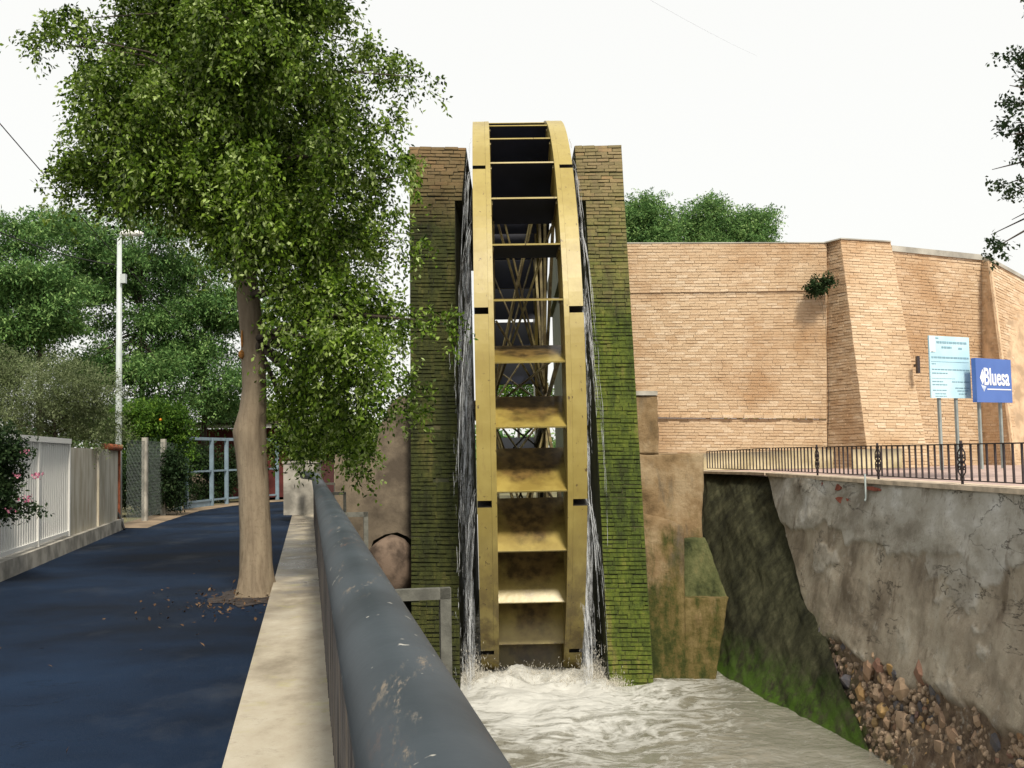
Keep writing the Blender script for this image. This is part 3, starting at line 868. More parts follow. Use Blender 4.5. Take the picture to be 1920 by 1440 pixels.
rough_block('sloped_block', [(1280, 1125), (1366, 1125), (1322, 1008), (1280, 1008)], 0.42, M['moss_pale'], pr, 25.0, .05, 5)

# left wing wall beside the dark tower, with a low arch and a boulder under it
lw = empty('wing_wall', T(690, 1285, 0.5), 'dark stained plaster wing wall left of the dark tower', 'wall')
q = [(628, 1290), (690, 1290), (691, 1040), (700, 1014), (722, 1002), (745, 998), (764, 1006), (790, 1030), (790, 738), (752, 742), (735, 752), (712, 800), (704, 850), (628, 852)]
mb = MB()
qq = [T(u, v, 0.55) for u, v in q]
mb.prism(qq, Vector((0, 1.5, 0)))
mb.build('plaster_face', M['dark_plaster'], lw)
mb = MB().prism([T(640, 1290, 2.4), T(800, 1290, 2.4), T(800, 990, 2.4), T(640, 990, 2.4)], Vector((0, .5, 0)))
mb.build('recess_back', M['coreL'], lw)
def boulder(name, c, r, mat, parent=None, seed=0, sub=3):
    import bmesh
    bm = bmesh.new(); bmesh.ops.create_icosphere(bm, subdivisions=sub, radius=1)
    V = []
    for v in bm.verts:
        k = 1 + 0.25 * (float(fbm(np.array([v.co.x * 1.7 + seed]), np.array([v.co.y * 1.7 + v.co.z * 1.3]), seed)[0]) - 0.5)
        V.append(Vector((v.co.x * r[0] * k, v.co.y * r[1] * k, v.co.z * r[2] * k)) + Vector(c))
    F = [[v.index for v in f.verts] for f in bm.faces]
    bm.free()
    return mesh_obj(name, V, F, mat, parent, smooth=True)
tag(boulder('boulder', T(734, 1062, .66), (0.44, 0.3, 0.535), M['boulder'], seed=4), 'rounded pinkish boulder under the low arch left of the dark tower', 'boulder')

# ------------------------------------------------------------------ right bank walls
RA, RB = Vector((4.72, 19.8, 0)), Vector((5.1, 10.8, 0))       # line of the iron railing, far to near
RC = Vector((4.18, 23.5, 0))
RE = RA + (RB - RA) * 1.75                                     # runs on past the frame
ZC = 1.10                                                      # top of the wall under the coping
cw = empty('canal_wall', (4.4, 12.0, ZW - 0.3), 'weathered plaster canal wall with rubble stones showing at its foot', 'wall')
def wall_pt(a, b):
    """a: 0 far end .. 1 near end, b: 0 water .. 1 top"""
    top = RA.lerp(RE, a); top.z = ZC; top.x -= 0.10
    bot = Vector((4.02, 13.2, ZW - 0.35)).lerp(Vector((4.75, 3.2, ZW - 0.35)), a)
    return bot.lerp(top, b)
nu, nv = 340, 150
aa, bb = np.meshgrid(np.linspace(0, 1, nu), np.linspace(0, 1, nv))
top0, top1 = np.array(RA), np.array(RE); bot0, bot1 = np.array((4.02, 13.2, ZW - .35)), np.array((4.75, 3.2, ZW - .35))
top0[2] = top1[2] = ZC; top0[0] -= .1; top1[0] -= .1
Tp = top0 + (top1 - top0) * aa[..., None]; Bt = bot0 + (bot1 - bot0) * aa[..., None]
Pw = Bt + (Tp - Bt) * bb[..., None]
s_len = Pw[..., 1] * 1.0; zl = Pw[..., 2]
border = 0.785 + 0.13 * (fbm(s_len * 0.8, zl * .5 + 2.2, 5, 5) - 0.5) + 0.06 * (fbm(s_len * 4, zl * 2, 8, 4) - .5)
layer = np.clip((bb - border) / 0.012, 0, 1)
scab = np.clip((fbm(s_len * 0.9, zl * 1.6, 31, 6) - 0.60) / 0.02, 0, 1) * (1 - layer)
rub = np.clip((0.40 - .05 * aa + 0.10 * (fbm(aa * 20, aa * 0, 77, 4) - .5) - bb) / 0.02, 0, 1)
disp = 0.035 * layer + 0.02 * scab - 0.05 * rub + 0.06 * (fbm(s_len * 2.2, zl * 3, 12, 6) - 0.5) + 0.10 * (fbm(s_len * .6, zl * .8, 15, 3) - .5)
wn_ = np.array((-0.96, 0.02, 0.22)); wn_ /= np.linalg.norm(wn_)
Pw = Pw + wn_ * disp[..., None]
mossw = np.clip(1.35 - aa * 9 - (bb - 0.1) * 1.6, 0, 1) * np.clip((0.55 - bb) * 4, 0, 1) + np.clip((0.16 - bb) * 7, 0, 1) * 0.55
grid_mesh('plaster_face', Pw, M['plaster'], cw, vattr={'layer': layer + scab * .7, 'moss': np.clip(mossw, 0, 1), 'rub': rub}, flip=False)
# end return of the plaster wall (the dark joint against the mossy wall)
e0, e1 = wall_pt(0, 0), wall_pt(0, 1)
mb = MB(); mb.add([e0 + Vector((0.02, 0, 0)), e1 + Vector((.02, 0, 0)), e1 + Vector((0.9, 0.5, 0)), e0 + Vector((1.2, 2.5, 0))], [(0, 1, 2, 3)])
mb.build('end_return', M['moss_wall'], cw)
# rubble stones: each a part
import bmesh
SV = []
for k in range(7):
    bm = bmesh.new(); bmesh.ops.create_uvsphere(bm, u_segments=6, v_segments=4, radius=1)
    r = random.Random(k + 50)
    for v in bm.verts:
        v.co *= r.uniform(0.82, 1.2)
    me = bpy.data.meshes.new('stone'); bm.to_mesh(me); bm.free(); me.materials.append(M['stone'])
    SV.append(me)
r = random.Random(3)
placed = []
cnt = 0
tries = 0
while cnt < 298 and tries < 14000:
    tries += 1
    a, b = r.uniform(0.004, 0.62), r.uniform(0.08, 0.44)
    p = wall_pt(a, b)
    lim = 0.40 - .05 * a + 0.10 * (float(fbm(np.array([a * 20]), np.array([0.0]), 77, 4)[0]) - .5)
    if b > lim + 0.012: continue
    sz = r.choice((0.05, 0.06, 0.075, 0.09, 0.11, 0.14)) * r.uniform(0.85, 1.25)
    if any((p - q_).length < (sz + s_) * 0.80 for q_, s_ in placed): continue
    placed.append((p, sz))
    o = bpy.data.objects.new('stone', SV[r.randrange(7)]); COL.objects.link(o); o.parent = cw
    o.location = p + Vector(wn_) * (-0.088) - Vector(cw.location)
    o.scale = (sz * r.uniform(.6, .8), sz * r.uniform(1.0, 1.6), sz * r.uniform(0.75, 1.05))
    o.rotation_euler = (r.uniform(-.7, .7), r.uniform(-.3, .3), r.uniform(-.3, .3))
    cnt += 1
# smaller rubble packed between them, too small to pick apart
V_, F_, A_ = [], [], []
r = random.Random(8)
for k in range(900):
    a, b = r.uniform(0.004, 0.6), r.uniform(0.08, 0.43)
    lim = 0.40 - .05 * a + 0.10 * (float(fbm(np.array([a * 20]), np.array([0.0]), 77, 4)[0]) - .5)
    if b > lim: continue
    p = wall_pt(a, b) + Vector(wn_) * -.062
    sz = r.uniform(.018, .05); rot = Matrix.Rotation(r.uniform(0, 6), 3, 'X') @ Matrix.Rotation(r.uniform(0, 6), 3, 'Z')
    me = SV[r.randrange(7)]; b0 = len(V_)
    V_ += [p + rot @ (v.co * sz) for v in me.vertices]; F_ += [[b0 + i for i in q.vertices] for q in me.polygons]
mesh_obj('small_rubble', V_, F_, M['stone_small'], cw, kind='stuff')
# patches of red brick showing under the coping
for (u, v, w, h) in ((1530, 908, .42, .17), (1572, 914, .2, .17), (1580, 938, .2, .17), (1644, 918, .2, .09)):
    a_best = min(np.linspace(0, 0.7, 200), key=lambda t: abs((960 + FPX * (wall_pt(t, .95) - EYE).dot(rtv) / (wall_pt(t, .95) - EYE).dot(fw)) - u))
    zc = P(u, v, wall_pt(a_best, .95).y).z
    b_ = (zc - (ZW - .35)) / (ZC - ZW + .35)
    p = wall_pt(a_best, min(b_, .985)) + Vector(wn_) * 0.035
    ydir = (RE - RA).normalized(); zdir = (wall_pt(a_best, 1) - wall_pt(a_best, 0)).normalized(); xd = ydir.cross(zdir).normalized()
    q = []
    rr = random.Random(u)
    n_ = 9
    for k in range(n_):
        t = 2 * math.pi * k / n_
        q.append(p + ydir * math.cos(t) * w * 1.6 * rr.uniform(.75, 1.1) + zdir * math.sin(t) * h * .55 * rr.uniform(.75, 1.15))
    MB().prism(q, Vector(wn_) * -0.04).build('exposed_brick', M['red_brick'], cw)
# coping slab
def coping(pts, w, th, name, mat, parent=None):
    mb = MB()
    for i in range(len(pts) - 1):
        d = (pts[i + 1] - pts[i]).normalized(); n = Vector((-d.y, d.x, 0))
        if n.x > 0: n = -n
        a, b = pts[i], pts[i + 1]
        mb.prism([a + n * w * .42, a - n * w * .58, a - n * w * .58 + Vector((0, 0, th)), a + n * w * .42 + Vector((0, 0, th))], b - a)
    return mb.build(name, mat, parent)
zc = Vector((0, 0, ZC + .002))
coping([RA + zc, RE + zc], 0.36, 0.055, 'coping', M['coping'], cw)

# dark mossy wall between the pier and the plaster wall
mw = empty('mossy_canal_wall', (3.7, 16.0, ZW - 0.3), 'dark green mossy canal wall between ochre pier and plaster wall', 'wall')
t0, t1 = P(1300, 884, 23.6), P(1447, 889, 20.3)
t0.z = t1.z = ZC
b0_, b1_ = Vector((2.95, 18.4, ZW - .35)), Vector((4.12, 12.4, ZW - .35))
aa, bb = np.meshgrid(np.linspace(0, 1, 110), np.linspace(0, 1, 110))
Pm = (np.array(b0_) * (1 - aa[..., None]) + np.array(b1_) * aa[..., None]) * (1 - bb[..., None]) + (np.array(t0) * (1 - aa[..., None]) + np.array(t1) * aa[..., None]) * bb[..., None]
nn = np.array((-0.72, -0.6, 0.35)); nn /= np.linalg.norm(nn)
bulge = 0.16 * (fbm(aa * 5, bb * 4, 21, 5) - .5) + 0.05 * (fbm(aa * 18, bb * 10, 23, 4) - .5) + 0.12 * np.sin(bb * 3.14) * aa
Pm = Pm + nn * bulge[..., None]
grid_mesh('concrete_face', Pm, M['moss_wall'], mw)
coping([Vector((t0.x, t0.y, ZC + .002)), Vector((t1.x, t1.y, ZC + .002))], 0.36, 0.05, 'coping', M['coping'], mw)

# platform behind the railing
pl = [Vector((RE.x - .05, RE.y, ZC - .01)), Vector((60, RE.y, ZC - .01)), Vector((60, 30, ZC - .01)), Vector((4.0, 30, ZC - .01)), Vector((t0.x, t0.y, ZC - .01)), Vector((RA.x, RA.y, ZC - .01))]
sheet('pavement', pl, M['pave'])

# ------------------------------------------------------------------ wrought-iron railing on the right
ir = empty('iron_railing', (RA.x, RA.y, ZC + .06), 'low black wrought-iron railing with scrollwork posts on the right canal wall', 'railing')
ZT, ZB = 1.605, 1.20
MB().beam(RA + Vector((0, 0, ZT)), RE + Vector((0, 0, ZT)), 0.03, 0.014).build('top_rail', M['iron'], ir)
MB().beam(RA + Vector((0, 0, ZB)), RE + Vector((0, 0, ZB)), 0.022, 0.012).build('bottom_rail', M['iron'], ir)
RC2 = RC.copy(); RA2 = RA + Vector((-.02, .15, 0))
MB().beam(RA2 + Vector((0, 0, ZT)), RC2 + Vector((0, 0, ZT - .05)), 0.03, 0.014).build('top_rail', M['iron'], ir)
MB().beam(RA2 + Vector((0, 0, ZB)), RC2 + Vector((0, 0, ZB)), 0.022, 0.012).build('bottom_rail', M['iron'], ir)
def col_of(p):
    d = p - EYE; return 960 + FPX * d.dot(rtv) / d.dot(fw)
ts = np.linspace(0, 1, 600)
cols = [col_of(RA.lerp(RE, t) + Vector((0, 0, 1.4))) for t in ts]
def t_at(u): return float(np.interp(u, cols, ts))
post_t = [t_at(1532), t_at(1646), t_at(1803), t_at(2010)]
LEN = (RE - RA).length
first = None
n_b = int(LEN / 0.185)
for i in range(n_b + 1):
    t = i / n_b
    if any(abs(t - q_) * LEN < 0.12 for q_ in post_t): continue
    p = RA.lerp(RE, t)
    if first is None:
        first = o = MB().box((0, 0, 0), (0.02, 0.02, ZT - ZB)).build('bar', M['iron'], ir, world=False)
    else:
        o = first.copy(); COL.objects.link(o)
    o.location = Vector((p.x, p.y, (ZT + ZB) / 2)) - Vector(ir.location)
for i in range(22):
    p = RA2.lerp(RC2, i / 21)
    o = first.copy(); COL.objects.link(o)
    o.scale.z = 1 - .05 * (i / 21) / (ZT - ZB)
    o.location = Vector((p.x, p.y, (ZT + ZB) / 2 - .025 * i / 21)) - Vector(ir.location)
ydir = (RE - RA).normalized()
first = None
for t in post_t:
    p = RA.lerp(RE, t)
    if first is None:
        mb = MB()
        mb.box((0, 0, -.02), (0.024, 0.024, ZT - ZB + .12))
        def S2(pts): mb.tube([ydir * a + Vector((0, 0, c)) for a, c in pts], 0.009, 5)
        for sg in (-1, 1):
            for up_ in (-1, 1):
                S2([(0, up_ * .185), (sg * .04, up_ * .145), (sg * .085, up_ * .11), (sg * .09, up_ * .07), (sg * .062, up_ * .045), (sg * .035, up_ * .055), (sg * .035, up_ * .08), (sg * .055, up_ * .082)])
                S2([(sg * .09, up_ * .07), (sg * .092, up_ * .03), (sg * .06, up_ * .005), (0, 0.0)])
        mb.box((0, 0, 0), (.035, .04, .035)); mb.box((0, 0, .185), (.035, .04, .035)); mb.box((0, 0, -.185), (.035, .04, .035))
        first = o = mb.build('scroll_post', M['iron'], ir, world=False)
        loc0 = Vector(o.location)
    else:
        o = first.copy(); COL.objects.link(o)
    o.location = Vector((p.x, p.y, (ZT + ZB) / 2)) + loc0 - Vector(ir.location)

# ------------------------------------------------------------------ the tan brick wall
bw = empty('brick_wall', P(1560, 860, 26.3), 'tall tan brick wall with sloping buttresses behind the signs', 'wall')
allm = []
core = MB()
def Wq(px, seed, proud=.013, back=0.05):
    q = [P(*p) for p in px]                       # A,B,C,D with their own distances
    allm.extend(brick_patch(*q, seed=seed, proud=proud, joint=.012, vj=.008, blen=.25))
    n = (q[1] - q[0]).cross(q[3] - q[0]).normalized()
    core.prism([p - n * .003 for p in q], n * -back)
YL, YR = 26.9, 26.3
Wq([(1128, 880, YL), (1552, 884, YR), (1550, 786, YR), (1128, 783, YL)], 1, back=.5)
Wq([(1128, 782.5, YL - .03), (1550, 785.5, YR - .03), (1550, 779, YR - .03), (1128, 776, YL - .03)], 2, .05)
Wq([(1128, 776, YL - .02), (1550, 779, YR - .02), (1550, 545, YR - .02), (1128, 551, YL - .02)], 3, back=.5)
Wq([(1128, 550.5, YL - .055), (1550, 544.5, YR - .055), (1550, 456, YR - .055), (1128, 457, YL - .055)], 4, back=.5)
# first buttress: left return and front
Wq([(1549, 886, YR + .1), (1632, 886, 24.95), (1576, 449, 25.95), (1549, 455, YR + .1)], 5)
Wq([(1631, 888, 24.95), (1745, 888, 25.1), (1670, 454, 26.05), (1575, 448, 25.95)], 6, back=.9)
Wq([(1665, 888, 26.2), (1846, 890, 27.2), (1842, 487, 27.2), (1668, 470, 26.2)], 7, back=.5)
# second buttress
Wq([(1840, 890, 27.2), (1905, 890, 25.9), (1856, 489, 26.75), (1840, 487, 27.2)], 8)
Wq([(1904, 890, 25.9), (1985, 892, 27.4), (1950, 540, 28.0), (1855, 489, 26.75)], 9, back=.04)
Wq([(1984, 892, 27.4), (2330, 898, 36.0), (2290, 640, 36.6), (1949, 540, 28.0)], 10, back=.04)
core.build('mortar_bed', M['mortarW'], bw)
lay_bricks(allm, M['brickW'], bw, 300, 5)
def cop(px, th, dep, name, mat):
    q = [P(*p) for p in px]
    mb = MB()
    for i in range(len(q) - 1):
        a, b = q[i], q[i + 1]
        mb.prism([a + Vector((0, -.03, 0)), b + Vector((0, -.03, 0)), b + Vector((0, -.03, th)), a + Vector((0, -.03, th))], Vector((0, dep, 0)))
    mb.build(name, mat, bw)
cop([(1128, 457, YL - .05), (1545, 456, YR - .05)], 0.025, .5, 'coping', M['grey_coping'])
cop([(1545, 456, YR - .05), (1576, 448.5, 25.93), (1670, 454, 26.03)], 0.03, .6, 'coping', M['grey_coping'])
cop([(1672, 471, 26.2), (1842, 488, 27.15)], 0.14, .5, 'coping', M['grey_coping'])
cop([(1842, 488, 27.15), (1857, 490, 26.72), (1950, 541, 27.97), (2290, 641, 36.5)], 0.09, .5, 'coping', M['grey_coping'])
# cream plinth
a, b = P(1300, 870, 26.55), P(1632, 870, 26.1)
MB().prism([Vector((a.x, a.y - .06, ZC)), Vector((b.x, b.y - .06, ZC)), Vector((b.x, b.y - .06, 1.56)), Vector((a.x, a.y - .06, 1.50))], Vector((0, .1, 0))).build('plinth', M['plinth'], bw)
a, b = P(1600, 870, 24.85), P(1692, 870, 24.95)
MB().prism([Vector((a.x, a.y, ZC)), Vector((b.x, b.y, ZC)), Vector((b.x, b.y, 1.54)), Vector((a.x, a.y, 1.54))], Vector((0, .15, 0))).build('plinth', M['plinth'], bw)
# small wall lamp
p = P(1721, 684, 25.2)
tag(MB().box(p, (0.06, 0.12, 0.40)).box(p + Vector((0, .1, 0)), (0.04, .25, .06)).build('wall_lamp', M['iron']), 'slim dark fitting on the brick wall left of the pale blue sign', 'lamp')

# drain pipe hanging down the canal wall, bar leaning at the lamp
p = P(1638, 900, wall_pt(t_at(1640), .98).y); wp = wall_pt(t_at(1640), .97) + Vector(wn_) * .07
tag(MB().tube([wp + Vector((0, 0, .22)), wp + Vector((0, 0, -.10)), wp + Vector((-.03, -.05, -.14))], .013, 8).build('drain_pipe', M['post'], smooth=True), 'short grey drain pipe hanging beside a scrollwork post on the canal wall', 'pipe')
a_, b_ = P(217, 950, 25.5), P(233, 1000, 25.2); b_.z = 0.02
tag(MB().tube([a_, b_], .03, 7).build('leaning_bar', M['cable']), 'dark bar leaning against the foot of the street lamp', 'bar')
# ------------------------------------------------------------------ signs
def text_mesh(txt, size, mat, parent, name, x, z, y, squeeze=1.0, bold=0.0):
    cu = bpy.data.curves.new(name, 'FONT'); cu.body = txt; cu.size = size; cu.offset = bold; cu.extrude = 0.004
    to = bpy.data.objects.new(name, cu); COL.objects.link(to)
    dg = bpy.context.evaluated_depsgraph_get()
    me = bpy.data.meshes.new_from_object(to.evaluated_get(dg))
    bpy.data.objects.remove(to)
    me.materials.clear(); me.materials.append(mat)
    o = bpy.data.objects.new(name, me); COL.objects.link(o); o.parent = parent
    o.rotation_euler = (math.pi / 2, 0, 0); o.location = (x, y, z); o.scale.x = squeeze
    return o
def sign(pL, pR, ztop, zbot, name, label, mat, thick, posts, zbase):
    a, b = P(*pL), P(*pR)
    d = Vector((b.x - a.x, b.y - a.y, 0)); w = d.length
    ang = math.atan2(d.y, d.x)
    root = empty(name, (a.x, a.y, zbase), label, 'sign', rot=(0, 0, ang))
    h = ztop - zbot; z0 = zbot - zbase
    def lp(mb, nm, mt): return mesh_obj(nm, mb.v, mb.f, mt, root, world=False)
    lp(MB().box((w / 2, thick / 2, z0 + h / 2), (w, thick, h)), 'board', mat)
    for fx in posts:
        lp(MB().box((w * fx, thick + .03, (z0 + h * .9) / 2), (0.06, 0.05, z0 + h * .9)), 'post', M['post'])
    return root, w, h, z0, lp
zt, zb = P(1742, 629, 22).z, P(1748, 746, 22).z
r1, w, h, z0, lp = sign((1744, 690, 22), (1819, 690, 22.6), zt, zb, 'information_sign', 'pale blue information board on two posts, the taller of the two signs', M['sign_light'], 0.03, (0.24, 0.66), ZC - .01)
rr = random.Random(9)
def line(fx0, fx1, fz, hh, mat=None, nm='printed_line', words=True):
    x = fx0 * w; mb = MB()
    while x < fx1 * w - .01:
        l = rr.uniform(.05, .13) if words else (fx1 - fx0) * w
        x1 = min(x + l, fx1 * w)
        mb.box(((x + x1) / 2, -.003, z0 + h * fz), (x1 - x, .004, hh)); x = x1 + .018
    o = lp(mb, nm, mat or M['sign_ink']); o['kind'] = 'stuff'
mb = MB().box((w * .075, -.003, z0 + h * .865), (w * .13, .004, h * .25)); lp(mb, 'white_stripe', M['sign_white'])
line(.16, .25, .965, .025); line(.18, .95, .90, .045); line(.30, .55, .82, .04); line(.72, .82, .81, .04)
line(.04, .12, .74, .022); line(.04, .97, .655, .035); line(.03, .97, .585, .006, words=False); line(.04, .14, .55, .02); line(.04, .97, .46, .022); line(.04, .42, .40, .022)
line(.03, .6, .315, .005, words=False); line(.04, .3, .265, .02); line(.52, .95, .265, .02); line(.04, .4, .215, .02); line(.6, .95, .165, .018); line(.04, .4, .125, .018); line(.65, .92, .12, .018); line(.1, .36, .07, .018); line(.68, .88, .07, .018); line(.1, .38, .03, .016)
zt, zb = P(1828, 671, 22.2).z, P(1832, 754, 22.2).z
r2, w, h, z0, lp = sign((1830, 700, 22.2), (1896, 700, 22.9), zt, zb, 'company_sign', 'royal blue sign reading Bluesa in white beside the pale board', M['sign_blue'], 0.10, (0.2, 0.8), ZC - .01)
text_mesh('Bluesa', 0.50, M['sign_white'], r2, 'lettering', w * .20, z0 + h * .40, -.004, w * .77 / (0.50 * 2.72), 0.008)
lp(MB().box((w * .63, -.003, z0 + h * .30), (w * .68, .004, .022)), 'printed_line', M['sign_white'])
mb = MB(); mb.add([(w * .10, -.003, z0 + h * .56), (w * .17, -.003, z0 + h * .40), (w * .24, -.003, z0 + h * .58), (w * .18, -.003, z0 + h * .76)], [(0, 1, 2, 3)])
lp(mb, 'logo_mark', M['sign_white'])
mb = MB(); mb.add([(w * .12, -.003, z0 + h * .40), (w * .20, -.003, z0 + h * .24), (w * .27, -.003, z0 + h * .36), (w * .19, -.003, z0 + h * .385)], [(0, 1, 2, 3)])
lp(mb, 'logo_mark', M['sign_fade'])

# ------------------------------------------------------------------ left fence line
def FL(s, z, off=0.0):
    """point on the fence base line; s is the forward distance Y"""
    xs, ys = [p[0] for p in LEFT], [p[1] for p in LEFT]
    return Vector((float(np.interp(s, ys, xs)) - .06 + off, s, z))
FD = (Vector((-9.25, 25.8, 0)) - Vector((-7.05, 15, 0))).normalized(); FN = Vector((FD.y, -FD.x, 0))
kb = MB()
for a_, b_ in ((6.0, 15.0), (15.0, 25.6)):
    A_, B_ = FL(a_, 0), FL(b_, 0)
    kb.prism([A_ + FN * .12 + Vector((0, 0, -.1)), A_ - FN * .2 + Vector((0, 0, -.1)), A_ - FN * .2 + Vector((0, 0, .25)), A_ + FN * .10 + Vector((0, 0, .25))], B_ - A_)
kbo = tag(kb.build('kerb_wall', M['concrete']), 'low stained concrete kerb under the white gate and panels', 'kerb')
gate = empty('white_gate', FL(17.4, .25), 'white ribbed metal gate on the left of the road', 'gate')
for s in (7.75, 10.15, 12.55, 14.95, 17.35, 19.75):
    MB().box(FL(s, 1.11), (0.07, 0.09, 1.70), (FN, FD, Vector((0, 0, 1)))).build('gate_post', M['white'], gate)
MB().beam(FL(7.7, 1.97), FL(19.8, 1.97), 0.09, 0.09).build('top_rail', M['white'], gate)
MB().beam(FL(7.7, .33), FL(19.8, .33), 0.05, 0.06).build('bottom_rail', M['white'], gate)
rib0 = None
for k in range(5):
    a_ = 7.8 + 2.4 * k
    A_, B_ = FL(a_, 0) - FN * .03, FL(a_ + 2.3, 0) - FN * .03
    MB().prism([A_ + Vector((0, 0, .3)), B_ + Vector((0, 0, .3)), B_ + Vector((0, 0, 1.93)), A_ + Vector((0, 0, 1.93))], FN * -.012).build('sheet_panel', M['white'], gate)
    for i in range(15):
        p = A_.lerp(B_, (i + .5) / 15) + FN * .018 + Vector((0, 0, 1.115))
        if rib0 is None:
            rib0 = o = MB().box((0, 0, 0), (0.03, 0.055, 1.62), (FN, FD, Vector((0, 0, 1)))).build('rib', M['white'], gate, world=False)
        else:
            o = rib0.copy(); COL.objects.link(o)
        o.location = p - Vector(gate.location)
pf = empty('panel_fence', FL(22.5, .25), 'stained cream panel wall between white gate and lamp post', 'wall')
for k, (a_, b_) in enumerate(((19.85, 22.65), (22.75, 25.4))):
    A_, B_ = FL(a_, 0), FL(b_, 0)
    MB().prism([A_ + Vector((0, 0, .25)), B_ + Vector((0, 0, .25)), B_ + Vector((0, 0, 1.86)), A_ + Vector((0, 0, 1.86))], FN * -.08).build('panel', M['panel'], pf)
for s in (22.7, 25.45):
    MB().box(FL(s, 1.07), (0.09, 0.10, 1.64), (FN, FD, Vector((0, 0, 1)))).build('rusty_post', M['tile'] if s > 25 else M['panel'], pf)
mb = MB()
for k in range(9):
    p = FL(24.1 + k * .155, 1.90); mb.tube([p + FN * .10, p - FN * .16 + Vector((0, 0, .03))], .07, 8)
    if k % 3 == 2 or k == 8:
        mb.build('cap_tile', M['tile'], pf, smooth=True); mb = MB()
# street lamp
lpz = FL(26.1, 0, -.12)
lamp = empty('street_lamp', lpz, 'tall pale metal street lamp beside the chain-link fence', 'street lamp')
top = P(221, 447, 26.1)
MB().tube([lpz, lpz + Vector((0, 0, 3)), Vector((lpz.x, lpz.y, top.z))], [0.085, .075, .055], 14).build('pole', M['lamp'], lamp, smooth=True)
MB().tube([Vector((lpz.x, lpz.y, top.z - .02)), Vector((lpz.x + .05, lpz.y, top.z + .06)), Vector((lpz.x + .2, lpz.y, top.z + .09))], .04, 8).build('arm', M['lamp'], lamp, smooth=True)
mb = MB().tube([Vector((lpz.x + .02, lpz.y, top.z + .10)), Vector((lpz.x + .12, lpz.y, top.z + .13)), Vector((lpz.x + .40, lpz.y, top.z + .13)), Vector((lpz.x + .58, lpz.y, top.z + .10))], [.05, .085, .09, .03], 12)
mb.build('lamp_head', M['white'], lamp, smooth=True)
MB().box(Vector((lpz.x + .12, lpz.y - .05, top.z - 1.0)), (.12, .12, .22)).build('junction_box', M['lamp'], lamp)
# chain-link fence
cf = empty('chain_link_fence', FL(29, 0), 'chain-link fence with concrete posts in front of the hedge', 'fence')
fp = [FL(26.4, 0), FL(28.6, 0), FL(31.2, 0), FL(33.6, 0)]
first = None
for p in fp[1:3]:
    if first is None:
        first = o = MB().box((0, 0, 1.1), (0.13, 0.13, 2.2)).build('fence_post', M['concrete'], cf, world=False)
        l0 = Vector(o.location)
    else:
        o = first.copy(); COL.objects.link(o)
    o.location = p + l0 - Vector(cf.location)
mb = MB()
for i in range(3):
    A_, B_ = fp[i], fp[i + 1]; ln = (B_ - A_).length; d = (B_ - A_).normalized()
    k = -2.0
    while k < ln:
        for sg in (1, -1):
            x0, x1 = (k, k + 2.0)
            z0_, z1_ = (0.1, 2.1) if sg > 0 else (2.1, 0.1)
            c0_, c1_ = max(x0, 0), min(x1, ln)
            za = z0_ + (z1_ - z0_) * (c0_ - x0) / 2; zb_ = z0_ + (z1_ - z0_) * (c1_ - x0) / 2
            if c1_ - c0_ > .02:
                mb.beam(A_ + d * c0_ + Vector((0, 0, za)), A_ + d * c1_ + Vector((0, 0, zb_)), .004, .004)
        k += .17
    mb.beam(A_ + Vector((0, 0, 2.1)), B_ + Vector((0, 0, 2.1)), .008, .008)
mb.build('wire_mesh', M['wire'], cf, kind='stuff')
# pale blue frame gate at the bend
bgate = empty('blue_frame_gate', FL(36, 0), 'pale blue steel frame gate at the bend of the road', 'gate')
gp = [P(334, 956, 34.0), P(349, 953, 34.9), P(397, 946, 37.0), P(425, 943, 38.2), P(455, 941, 39.0), P(520, 936, 41.0)]
for p in gp: p.z = 0
for i, p in enumerate(gp):
    MB().box(p + Vector((0, 0, 1.15)), (.22 if i == 0 else .12, .12, 2.3)).build('upright', M['blue_frame'], bgate)
for i in range(1, len(gp) - 1):
    for z_ in (2.28, 1.2, .22):
        MB().beam(gp[i] + Vector((0, 0, z_)), gp[i + 1] + Vector((0, 0, z_)), .05, .10 if z_ > 2 else .06).build('cross_rail', M['blue_frame'], bgate)
MB().prism([gp[1] + Vector((0, .03, .02)), gp[2] + Vector((0, .03, .02)), gp[2] + Vector((0, .03, .2)), gp[1] + Vector((0, .03, .2))], Vector((0, .05, 0))).build('kick_plate', M['blue_frame'], bgate)
# shed
sh = empty('garden_shed', P(420, 930, 44), 'dark red garden shed with a pale roof edge behind the blue gate', 'shed')
a, b = P(330, 935, 44), P(600, 935, 45)
zr = P(400, 803, 43).z
MB().prism([Vector((a.x, 44, 0)), Vector((b.x, 44.6, 0)), Vector((b.x, 44.6, zr)), Vector((a.x, 44, zr))], Vector((0, 4, 0))).build('wall', M['red_wall'], sh)
MB().prism([Vector((a.x - .3, 43.0, zr)), Vector((b.x + .3, 43.6, zr)), Vector((b.x + .3, 43.6, zr + .14)), Vector((a.x - .3, 43.0, zr + .14))], Vector((0, .1, 0))).build('fascia', M['white'], sh)
MB().prism([Vector((a.x - .35, 42.9, zr + .14)), Vector((b.x + .35, 43.5, zr + .14)), Vector((b.x + .35, 43.5, zr + .24)), Vector((a.x - .35, 42.9, zr + .24))], Vector((0, 5.4, .1))).build('roof', M['dark_bark'], sh)
a = P(352, 935, 41.5); b = P(392, 935, 41.5)
tag(MB().prism([Vector((a.x, 41.5, 0)), Vector((b.x, 41.5, 0)), Vector((b.x, 41.5, 1.05)), Vector((a.x + .4, 41.5, 1.2)), Vector((a.x, 41.5, 1.1))], Vector((0, .2, 0))).build('garden_wall', M['coping']), 'low cream garden wall seen through the blue gate', 'wall')

